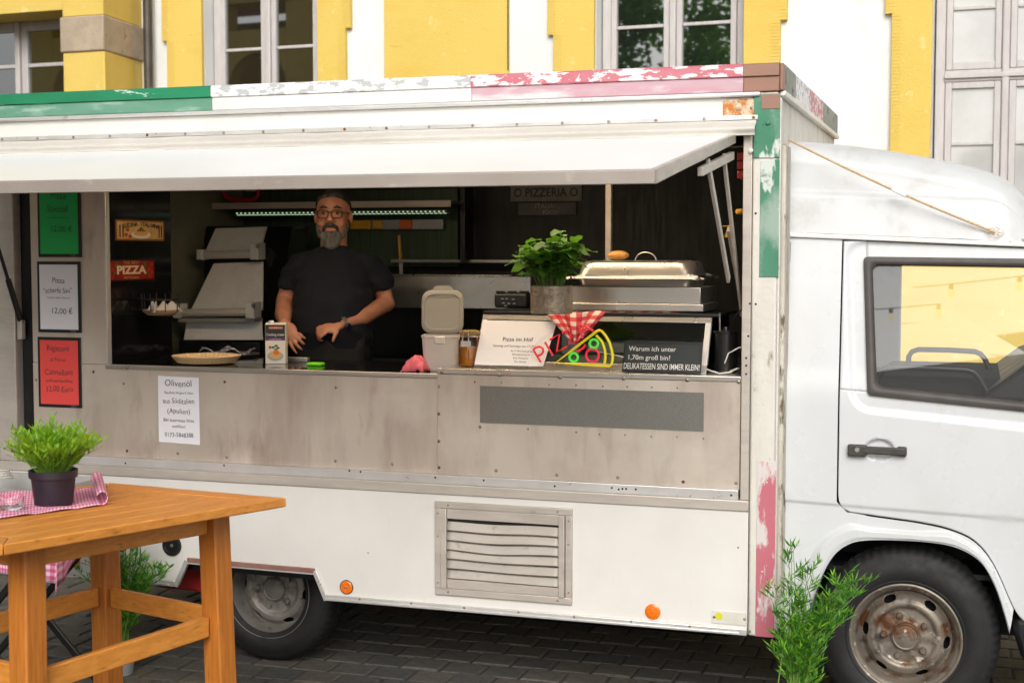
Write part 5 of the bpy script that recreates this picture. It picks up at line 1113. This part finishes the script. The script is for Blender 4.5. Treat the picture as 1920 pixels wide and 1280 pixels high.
# head (leans very slightly, looks at the viewer)
b.ell((0,.012,1.628), (.078,.097,.094), 24, 16); b.ell((0,-.028,1.572), (.069,.068,.082), 24, 14); b.ell((0,-.045,1.525), (.054,.050,.045), 20, 12)
b.ell((-.040,-.058,1.562), (.026,.026,.026)); b.ell((.040,-.058,1.562), (.026,.026,.026)); b.ell((0,-.075,1.622), (.056,.018,.013))
b.tube([(0,-.088,1.618),(0,-.102,1.592),(0,-.112,1.574),(0,-.098,1.566)], [(.010,.010),(.013,.012),(.018,.014),(.012,.008)], 10, up=(0,1,0))
b.ell((-.015,-.098,1.568), (.010,.010,.009)); b.ell((.015,-.098,1.568), (.010,.010,.009))
b.ell((0,-.090,1.532), (.024,.010,.006)); b.ell((0,-.088,1.520), (.022,.010,.007))
for s in (-1, 1): b.ell((s*.080,.018,1.590), (.010,.020,.032), 12, 8, Matrix.Rotation(s*.25, 3, 'Z'))
b.tube([(0,.03,1.40),(0,.018,1.46),(0,.005,1.54)], [(.075,.075),(.064,.066),(.062,.066)], 16)
# trunk under the clothes, legs
b.tube([(0,.02,.86),(0,.0,1.0),(0,.0,1.2),(0,.015,1.36),(0,.025,1.43)], [(.15,.12),(.18,.15),(.18,.14),(.16,.11),(.09,.07)], 20, up=(0,1,0))
for s in (-1, 1): b.tube([(s*.09,.01,.90),(s*.095,.0,.48),(s*.10,.02,.09)], [.082,.055,.038], 12); b.ell((s*.10,-.03,.05), (.04,.11,.04))
# arms: screen-left arm hangs in front, screen-right arm folds across
LA = [(-.170,.02,1.352),(-.215,.03,1.27),(-.245,.02,1.175),(-.232,-.10,1.115),(-.208,-.205,1.072)]
RA = [(.182,.02,1.352),(.226,.035,1.27),(.255,.03,1.165),(.158,-.115,1.105),(.062,-.205,1.070)]
b.tube(LA, [.046,.050,.046,.043,(.030,.025)], 14); b.tube(RA, [.046,.050,.047,.043,(.030,.025)], 14)
for A in (LA, RA): b.ell(A[2], (.047,)*3, 12, 8); b.ell(A[0], (.048,)*3)
# hands
def hand(wr, d, up, side, curls, spread):
    wr = Vector(wr); d = Vector(d).normalized(); up = Vector(up).normalized(); s = d.cross(up).normalized()*side; up = (s.cross(d)*side).normalized()
    M = Matrix((s, d, up)).transposed(); b.ell(wr+d*.048, (.040,.052,.0165), 16, 10, M); b.ell(wr+d*.012, (.028,.030,.020), 12, 8, M)
    for k, (off_, L_, r) in enumerate(((-.030,.072,.0088),(-.010,.080,.0092),(.011,.075,.0089),(.030,.058,.0078))):
        fing(b, wr+d*.088+s*off_, d+s*off_*spread, up*-1, L_, r, curls[k])
    fing(b, wr+d*.028-s*.032, d*.75-s*.75, up*-1, .062, .0105, .25)
hand(LA[-1], (.52,-.45,-.60), (-.55,-.45,.6), -1, (.25,.45,.6,.7), 5)
hand(RA[-1], (-.88,-.42,-.22), (.05,-.62,.70), 1, (.95,1.05,1.1,1.15), 2)
for v in b.v:
    if v.z > 1.47: v.x *= 1.07
body_ = remesh(b.xf(MM), 'body', skin, man, .0052, 3)
# clothing
sh = em()
sh.tube([(0,.01,.86),(0,-.005,.95),(0,-.035,1.06),(0,-.035,1.16),(0,-.012,1.26),(0,.010,1.33),(0,.020,1.385),(0,.024,1.42),(0,.026,1.445)], [(.180,.165),(.192,.185),(.200,.200),(.198,.188),(.196,.158),(.188,.130),(.155,.108),(.112,.090),(.076,.074)], 28, up=(0,1,0))
for A in (LA, RA):
    a0, a1, a2 = Vector(A[0]), Vector(A[1]), Vector(A[2]); s = 1 if a0.x > 0 else -1
    sh.tube([Vector((s*.09,.02,1.375)), a0, a0.lerp(a1,.6), a1, a1.lerp(a2,.42)], [.060,.068,.069,.068,.064], 18)
shirt = remesh(sh.xf(MM), 'tshirt', mat('navy_cotton', (.003,.005,.0095), .95, var=(.005,.008,.014), vs=6, bump=.5, bscale=14), man, .008, 6)
sh_im = MM.inverted(); rel = wm(man).inverted()
nrm_ = [v.normal.copy() for v in shirt.data.vertices]
for v, n_ in zip(shirt.data.vertices, nrm_):
    q = v.co.copy()
    fold = .007*mnoise.noise(Vector((q.x*9+q.z*7, q.y*6, q.z*13-q.x*8)))+.005*math.sin(q.z*70+q.x*35*(1 if q.x > 0 else -1)+3*mnoise.noise(q*9))*max(0, min(1, abs(q.x)*7-.5))
    v.co = q+n_*fold
tr_ = em(); tr_.tube([(0,.02,1.0),(0,.02,.86)], [(.195,.17),(.19,.16)], 24, up=(0,1,0))
for s in (-1, 1): tr_.tube([(s*.085,.02,.95),(s*.10,.01,.5),(s*.105,.02,.05)], [.105,.085,.07], 16)
remesh(tr_.xf(MM), 'trousers', blk, man, .012, 4)
MB().grid(lambda s, u: MM @ Vector(((s-.5)*(.34-.02*u), -.215+.10*abs(s-.5)*1.6-.015*u, 1.02-u*.62)), 10, 8).build('apron', mat('black_apron', (.008,.008,.009), .85), man, smooth=60, solid=.004)
for s in (-1, 1): MB().ell((s*.105,-.05,.045), (.048,.135,.045)).xf(MM).build('shoe', blk, man)
# hair: swept-back cap; beard and moustache
hr = mat('dark_hair', (.018,.016,.016), .6, var=(.085,.08,.078), vs=60, stretch=(1,.2,1), bump=.6, bscale=160, bst=(1,.2,1))
def cap(rx, ry, rz, c, tmax, n=40, m=14):
    mb = MB(); c = Vector(c)
    for j in range(m+1):
        for k in range(n):
            a = 2*math.pi*k/n; th = R(tmax(a))*j/m; bulge = 1+.05*(1-j/m)
            mb.v.append(MM @ (c+Vector((rx*math.sin(th)*math.sin(a), -ry*math.sin(th)*math.cos(a), rz*math.cos(th)*bulge))*(1 if j < m else .965)))
    mb.f = [(j*n+k, j*n+(k+1) % n, (j+1)*n+(k+1) % n, (j+1)*n+k) for j in range(m) for k in range(n)]; return mb
def tm(a):
    f_ = (1+math.cos(a))/2
    return 125-74*f_**.8
cap(.0905, .108, .099, (0,.012,1.628), tm).build('hair', hr, man, smooth=70)
bd = em()
bd.ell((0,-.066,1.478), (.050,.036,.050), 18, 12); bd.ell((0,-.070,1.502), (.056,.036,.030), 18, 10)
for s in (-1, 1): bd.tube([(s*.074,.0,1.570),(s*.068,-.030,1.530),(s*.050,-.060,1.500),(s*.02,-.085,1.49)], [.008,.013,.020,.020], 10)
beard = remesh(bd.xf(MM), 'beard', mat('grey_beard', (.20,.19,.175), .85, var=(.07,.065,.06), vs=45, stretch=(1.4,1.4,.3), bump=.9, bscale=140, bst=(1,1,.2)), man, .005, 2)
ms = em(); ms.tube([(-.036,-.080,1.515),(-.030,-.093,1.540),(-.012,-.107,1.550),(0,-.108,1.547),(.012,-.107,1.550),(.030,-.093,1.540),(.036,-.080,1.515)], [.007,.009,.010,.008,.010,.009,.007], 10)
ms.xf(MM).build('moustache', hr, man)
for s in (-1, 1):
    MB().tube([(s*.016,-.098,1.634),(s*.034,-.096,1.641),(s*.055,-.080,1.632)], [.004,.006,.003], 8).xf(MM).build('eyebrow', hr, man)
    e = MB().ell((s*.033,-.079,1.607), (.013,.010,.006), 14, 10).xf(MM).build('eye', mat('eye_white', (.30,.25,.22), .2), man); MB().ell((s*.033-.001,-.0872,1.607), (.0055,.003,.0055), 12, 8).xf(MM).build('iris', blk, e)
    MB().tube([(s*.018,-.085,1.617),(s*.033,-.092,1.619),(s*.049,-.080,1.614)], [.003,.0045,.003], 8).xf(MM).build('eyelid', skin, man)
gls = MB(); 
for s in (-1, 1):
    pts = []
    for k in range(20):
        a = 2*math.pi*k/20; q = (abs(math.cos(a))**4+abs(math.sin(a))**4)**-.25*.92
        pts.append(Vector((s*.034+.028*q*math.cos(a), -.116+abs(s*.034+.028*math.cos(a))**2*2.2, 1.603+.021*q*math.sin(a))))
    gls.tube(pts, .0024, 6, closed=True); gls.tube([(s*.062,-.106,1.612),(s*.078,-.06,1.612),(s*.084,.01,1.604)], .0022, 6)
gls.tube([(-.007,-.116,1.609),(0,-.119,1.612),(.007,-.116,1.609)], .0022, 6)
gls.xf(MM).build('glasses', blk, man)
wr = Vector(RA[-1]).lerp(Vector(RA[-2]), .10); wd = (Vector(RA[-2])-Vector(RA[-1])).normalized()
mb = MB().lathe([(.036,-.010),(.039,-.009),(.039,.009),(.036,.010)], wr, wd, 24, closed=True); wt = mb.xf(MM).build('watch', steel2, man)
f_ = wr+(Vector((0,-.8,-.35))-wd*wd.dot(Vector((0,-.8,-.35)))).normalized()*.040; MB().lathe([(0,.008),(.017,.008),(.019,.004),(.019,-.004)], f_, (f_-wr), 24).xf(MM).build('watch_face', mat('watch_blue', (.012,.016,.03), .15), wt)
# ================================================================== bar table in front
fh = Vector((-math.sin(TH), math.cos(TH), 0)); TAU = R(2.6)
A_ = P(537, 933, Z=1.04); gdir = fh*math.cos(TAU)-Vector((0,0,math.sin(TAU))); tn = _r.cross(gdir).normalized()
def tp_(px, py, lift=0):
    d = ray(px, py); o = Vector((0,0,CAMH)); t = (A_-o).dot(tn)/d.dot(tn); return o+d*t+tn*lift
e1 = (tp_(203, 904)-A_).normalized(); e2 = (tp_(91, 1003)-A_); e2 = (e2-e1*e2.dot(e1)).normalized()
S1 = (tp_(203, 904)-A_).length; S2 = max(.78, (tp_(-4, 1014)-A_).length)+.03
cen = A_+e1*S1/2+e2*S2/2
table = thing('bar_table', 'tall orange-brown teak bar table with crossed stretchers in front of the truck', 'table', Vector((cen.x, cen.y, 0)))
def tb(u, v, d=0): return A_+e1*u+e2*v-tn*d
def board(pts, m, d0=0, d1=.030, name='board'): return MB().prism([tb(u, v, d0) for u, v in pts], -tn*(d1-d0)).build(name, m, table, bevel=.0035)
bwid = .095; g_ = .0026
MT = Matrix((e1, e2, tn)).transposed().to_4x4()
board([(0,0),(S1,0),(S1-bwid,bwid),(bwid,bwid)], wood); board([(g_,2*g_),(bwid-g_,bwid+g_),(bwid-g_,S2-bwid-g_),(g_,S2-2*g_)], woody)
board([(0,S2),(bwid,S2-bwid),(S1-bwid,S2-bwid),(S1,S2)], wood); board([(S1-g_,2*g_),(S1-g_,S2-2*g_),(S1-bwid+g_,S2-bwid-g_),(S1-bwid+g_,bwid+g_)], woody)
nb = 6
for k in range(nb):
    a = bwid+.0015+k*(S1-2*bwid)/nb; b = a+(S1-2*bwid)/nb-.004
    board([(a,bwid+g_),(b,bwid+g_),(b,S2-bwid-g_),(a,S2-bwid-g_)], woody, .0005+.001*random.random())
ins_ = .115; lw = .074
legs = {}
for n_, (u, v) in {'a': (.16, .17), 'b': (.15, S2-.20), 'c': (S1-.14, .15), 'd': (S1-.14, S2-.20)}.items():
    p = tb(u, v, .0305); h1 = Vector((e1.x, e1.y, 0)).normalized()*lw/2; h2 = Vector((e2.x, e2.y, 0)).normalized()*lw/2; c = Vector((p.x, p.y, 0)); legs[n_] = p
    sp = (Vector((p.x-cen.x, p.y-cen.y, 0))).normalized()*.03
    tops = [p-h1-h2, p+h1-h2, p+h1+h2, p-h1+h2]; bots = [Vector((q.x, q.y, 0))+sp for q in tops]
    MB().add(tops+bots, [(0,1,2,3),(7,6,5,4)]+[(i, 4+i, 4+(i+1) % 4, (i+1) % 4) for i in range(4)]).build('leg', woodz, table, bevel=.006, seg=3)
def railb(a, b, z, h, w_, name):
    p, q = legs[a], legs[b]; d = (q-p).normalized()*(lw/2+.0015); pa, pb = p+d, q-d; off = lambda s: Vector((0,0,-(s.z-z(s))))
    MB().bar(pa+Vector((0,0,z(pa)-pa.z)), pb+Vector((0,0,z(pb)-pb.z)), w_, h).build(name, wood if abs((q-p).normalized().dot(e1)) > .7 else woody, table, bevel=.004)
for a, b in ('ab', 'ac', 'cd', 'bd'): railb(a, b, lambda s: s.z-.038, .07, .022, 'apron'); 
zs_ac = P(330, 1128, X=legs['a'].x).z
for a, b, z in (('a','c',.66),('a','b',.64),('c','d',.665),('b','d',.655)): railb(a, b, lambda s, z=z: z, .066, .024, 'stretcher')
# napkin, pot plant and tumbler on the table
pg = checkmat('pink_gingham', (.80,.62,.68), (.72,.24,.38), (.62,.08,.20), .0125)
def nap(s, u):
    near = tp_(-90+s*320, 985-s*42); far = tp_(-70+s*285, 928-s*14); p = near.lerp(far, u)
    h = .003+.004*abs(math.sin(s*13+u*3))+.003*mnoise.noise(Vector((s*8,u*6,0)))*1.5
    p = p+(e2*-.006)*math.sin(s*17+1)*(1 if u < .1 else .2)
    if s > .86:
        a = (s-.86)/.14*4.2; c0 = near.lerp(far, u); base = tp_(-90+.86*320, 985-.86*42).lerp(tp_(-70+.86*285, 928-.86*14), u); d = (tp_(230, 943)-tp_(150, 953)).normalized()
        r = .020+.006*u; p = base+d*(r*math.sin(a)+.012)+tn*(r*(1-math.cos(a))+.004); h = 0
    return p+tn*h
cl = cloth('checked_napkin', nap, 110, 24, .62, .16, pg, None, .0016); tag(cl, 'pink and white gingham napkin under the potted plant on the bar table', 'napkin')
c = tp_(101, 949, .008); t = thing('potted_grass', 'bright green bushy potted plant in a dark purple pot on the table', 'plant', c)
sc = (tp_(143,940)-tp_(60,940)).length/2; pm = mat('aubergine_pot', (.013,.009,.017), .5, var=(.018,.013,.022), vs=10)
ph = sc*1.52
MB().lathe([(0,0),(sc*.80,0),(sc*.82,.003),(sc*.95,ph*.78),(sc*1.02,ph*.785),(sc*1.04,ph*.80),(sc*1.05,ph),(sc*.98,ph),(sc*.95,ph*.9),(0,ph*.88)], c, n=40).build('pot', pm, t)
rr = random.Random(4); mb = MB(); md_ = MB(); st = MB()
for k in range(170):
    a = rr.uniform(0, 6.283); q = rr.random()**.6; base = c+Vector((sc*.6*q*math.cos(a), sc*.6*q*math.sin(a), ph*.88))
    L_ = rr.uniform(.11,.19)*(1-.25*q); dirv = Vector((math.cos(a)*q*.70+rr.gauss(0,.12), math.sin(a)*q*.70+rr.gauss(0,.12), 1)).normalized()
    mid = base+dirv*L_*.55; tip = base+dirv*L_+Vector((math.cos(a), math.sin(a), -.25))*L_*.28*q; st.tube([base, mid, tip], [.0013,.001,.0006], 4, caps=False)
    for j in range(13):
        f_ = .25+.75*j/12; p = base.lerp(mid, f_*2) if f_ < .5 else mid.lerp(tip, f_*2-1); b_ = rr.uniform(0, 6.283)
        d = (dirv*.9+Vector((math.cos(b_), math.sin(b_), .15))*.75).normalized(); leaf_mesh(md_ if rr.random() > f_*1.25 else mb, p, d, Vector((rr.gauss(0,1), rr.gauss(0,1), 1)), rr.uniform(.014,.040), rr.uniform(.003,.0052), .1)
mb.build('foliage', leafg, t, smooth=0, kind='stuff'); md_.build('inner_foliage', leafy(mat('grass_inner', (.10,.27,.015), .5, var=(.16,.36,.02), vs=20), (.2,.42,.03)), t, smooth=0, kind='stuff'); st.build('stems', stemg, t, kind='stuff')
c = tp_(12, 958, .008); t = MB().lathe([(0,.0),(.046,0),(.049,.004),(.053,.036),(.0515,.036),(.047,.008),(0,.007)], c, n=36).build('glass_tumbler', mat('tumbler_glass', (1,1,1), .02, trans=1, ior=1.3)); tag(t, 'low clear glass tumbler on the pink napkin', 'glass')
# ================================================================== folding table with cloth and tub behind the bar table
ft_z = .74; c = P(60, 1000, Y=4.95)
ft = thing('folding_table', 'black metal folding table behind the teak bar table', 'folding table', (-3.75, 4.77, 0))
MB().box(-4.20, -3.30, 4.52, 5.02, ft_z-.025, ft_z).build('table_top', blk, ft, bevel=.005)
for y in (4.57, 4.96):
    MB().bar((-4.06,y,ft_z-.027), (-3.36,y+.01,0), .018, .028).build('leg', blk, ft, bevel=.003); MB().bar((-3.40,y+.021,ft_z-.027), (-4.06,y+.021,0), .018, .028).build('leg', blk, ft, bevel=.003)
MB().tube([(-3.40,4.58,.045),(-3.40,4.97,.045)], .009, 8).build('crossbar', blk, ft); MB().tube([(-3.72,4.58,.375),(-3.72,4.97,.375)], .009, 8).build('crossbar', blk, ft)
def cl2(s, u):
    x = -4.17+s*.91; y = 4.495+u*.54; z = ft_z+.004
    dr = 0
    if u < .12: dr = (.12-u)/.12*(.07+.09*s); y = 4.508-.004*math.sin(s*25)
    if s > .93: dr = max(dr, (s-.93)/.07*(.07+.13*max(0, 1-u*3))); x = -3.288+.008*math.sin(u*20)-.02*dr
    z -= dr
    return Vector((x, y, z))
cl = cloth('checked_tablecloth', cl2, 60, 50, .9, .6, pg, None, .0015); tag(cl, 'pink gingham tablecloth hanging off the black folding table', 'tablecloth')
x0, x1 = P(-60,910,Y=4.82).x, P(148,905,Y=4.82).x; zr = P(70, 903, Y=4.80).z; TMx = Matrix.Translation(((x0+x1)/2, 4.80, ft_z+.0065)); hT = zr-ft_z-.0065; gm_ = mat('grey_tub', (.34,.335,.32), .5, var=(.28,.275,.26), vs=6)
t = loft([rsq(x1-x0-.07,.30,0,.03), rsq(x1-x0-.02,.35,hT-.02,.03), rsq(x1-x0,.37,hT-.018,.03), rsq(x1-x0,.37,hT,.03), rsq(x1-x0-.03,.34,hT,.03), rsq(x1-x0-.08,.29,.01,.03)]).xf(TMx).build('plastic_tub', gm_, smooth=40); tag(t, 'grey plastic tub standing on the black folding table', 'tub')
c = Vector((P(8,898,Y=4.80).x, 4.80, zr+.004)); mb = MB()
for k in range(4): mb.tube([c+Vector(((.05-.006*k)*math.cos(R(a))-.02, (.05-.006*k)*math.sin(R(a)), .006+k*.009+.004*math.sin(a*.3))) for a in range(0,360,20)], .005, 6, closed=True)
t = mb.build('rope_coil', mat('rope_white', (.55,.53,.48), .8, bump=.6, bscale=200)); tag(t, 'coil of pale rope resting on the grey tub rim', 'rope')
p = P(139, 1050, Y=Y0-.001); MB().lathe([(0,.007),(.026,.007),(.031,.004),(.031,0)], p, (0,-1,0), 28).build('side_reflector', orange, truck, label='round orange reflector')
# ================================================================== artificial bushes beside the truck
def bush(name, label, c, pot, stems_, seed, lf=1.0, pm_=None):
    t = thing(name, label, 'plant', c, group=None); rr = random.Random(seed); mb = MB(); mt2 = MB(); st = MB(); r0, h0 = pot
    MB().lathe([(0,0),(r0*.75,0),(r0*.78,.004),(r0*.98,h0*.9),(r0*1.05,h0*.905),(r0*1.05,h0),(r0*.96,h0),(r0*.93,h0*.92),(0,h0*.9)], c, n=32).build('pot', pm_ or gm_, t)
    for tipo, spread, n in stems_:
        tipo = Vector(tipo)
        for k in range(n):
            base = c+Vector((rr.gauss(0,r0*.25), rr.gauss(0,r0*.25), h0*.9)); tip = tipo+Vector((rr.gauss(0,spread), rr.gauss(0,spread*.8), rr.gauss(0,spread*.9))); hh = (tip-base)
            mid = base.lerp(tip, .5)+Vector((-hh.x*.22, -hh.y*.22, abs(hh.x)*.22)); st.tube([base, mid, tip], [.0028,.0022,.001], 5, caps=False)
            for j in range(11):
                f_ = .25+.75*j/10; p = base.lerp(mid, f_*2) if f_ < .5 else mid.lerp(tip, f_*2-1); ax_ = ((mid-base) if f_ < .5 else (tip-mid)).normalized()
                b_ = j*2.4+rr.uniform(-.5,.5); sd_ = Vector((math.cos(b_), math.sin(b_), .45)).normalized(); sl2 = rr.uniform(.035,.075)*lf*(1.1-.5*f_)
                e_ = p+sd_*sl2+ax_*sl2*.35; st.tube([p, e_], [.0012,.0008], 4, caps=False)
                for i in range(7):
                    g2 = .25+.75*i/6; pp = p.lerp(e_, g2); b2 = rr.uniform(0, 6.283); dv = ((e_-p).normalized()*.8+Vector((math.cos(b2), math.sin(b2), .5+.3*math.sin(b2)))*.7)
                    leaf_mesh(mt2 if (i > 4 and rr.random() < .75) or rr.random() < .12 else mb, pp, dv, Vector((rr.gauss(0,1), rr.gauss(0,1), 1)), rr.uniform(.028,.052)*lf, .0032*lf, .05)
    mb.build('foliage', leafd, t, smooth=0, kind='stuff'); mt2.build('young_shoots', leaftip, t, smooth=0, kind='stuff'); st.build('stems', stemg, t, kind='stuff'); return t
c = P(1490, 1330, Y=5.22); c.z = 0
Yp = 5.22
bush('fern_bush', 'feathery green artificial bush in a pot in front of the front wheel', c, (.075, .17), [(P(1487,1045,Y=Yp), .02, 3), (P(1460,1105,Y=Yp), .022, 3), (P(1515,1085,Y=Yp), .022, 3), (P(1605,1092,Y=Yp), .02, 5), (P(1568,1115,Y=Yp), .025, 4), (P(1575,1165,Y=Yp+.02), .025, 4), (P(1475,1180,Y=Yp-.02), .025, 3), (P(1525,1165,Y=Yp), .03, 5), (P(1495,1130,Y=Yp), .03, 3)], 3)
c = P(230, 1262, Z=0)
bush('fern_bush', 'feathery green artificial bush in a pale grey pot behind the teak table', c, (.058, .135), [(P(240,1040,Y=c.y), .03, 5), (P(225,1030,Y=c.y), .025, 4), (P(258,1070,Y=c.y), .03, 5), (P(300,1075,Y=c.y-.03), .02, 4), (P(215,1100,Y=c.y), .04, 5), (P(160,1060,Y=c.y), .03, 3), (P(265,1120,Y=c.y), .03, 5)], 9, 1.05, mat('pale_grey_pot', (.30,.32,.32), .5))
# ================================================================== festoon lights over the yard (mirrored in the cab window)
sl_ = thing('festoon_lights', 'string of small warm bulbs hung across the yard, mirrored in the cab window', 'string lights', (-1.5, -3.0, 4.0))
gn = ((gl_[1]-gl_[0]).cross(gl_[2]-gl_[0])).normalized()
def mirror(px, py, dist):
    d = ray(px, py); o = Vector((0,0,CAMH)); t = (gl_[0]-o).dot(gn)/d.dot(gn); h = o+d*t; d = d.normalized(); return h+(d-gn*2*d.dot(gn))*dist
bul = [mirror(1580, 584, 9.5), mirror(1671, 578, 9.2), mirror(1760, 570, 8.8), mirror(1888, 555, 8.0), mirror(2030, 545, 7.4)]
MB().tube(bul, .006, 6).build('wire', blk, sl_)
for q in bul[1:4]:
    MB().lathe([(.0,.0),(.02,0),(.022,-.05),(.018,-.055)], q, n=14).build('socket', blk, sl_); MB().ell(q+Vector((0,0,-.09)), (.032,.032,.045), 14, 10).build('bulb', mat('bulb', (.8,.7,.45), .2, emit=(1,.85,.5), es=2.0), sl_)

# ---- low barn across the yard whose roof line shows in the cab window
q1, q2 = mirror(1660, 668, 13), mirror(1935, 628, 13)
yb2 = (q1.y+q2.y)/2; dirx = (q2-q1); k0 = q1-dirx*.6; k1 = q2+dirx*.5; zl2 = min(k0.z, k1.z)
barn = thing('yard_barn', 'dark roofed barn across the yard, mirrored low in the cab window', 'barn', ((k0.x+k1.x)/2, yb2-2, 0))
MB().prism([(k0.x, yb2, 0), (k1.x, yb2, 0), (k1.x, yb2, k1.z*.62), (k0.x, yb2, k0.z*.62)], (0,-4,0)).build('wall', mat('barn_boards', (.07,.055,.04), .8, var=(.045,.035,.028), vs=8, stretch=(8,1,.3)), barn, bevel=.02)
MB().prism([(k0.x-.2, yb2+.3, k0.z*.62+.002), (k1.x+.2, yb2+.3, k1.z*.62+.002), (k1.x+.2, yb2-1.5, k1.z), (k0.x-.2, yb2-1.5, k0.z)], (0,-.1,.12)).build('roof', mat('dark_slate', (.05,.045,.042), .8, var=(.08,.06,.05), vs=6, bump=.5, bscale=9), barn)
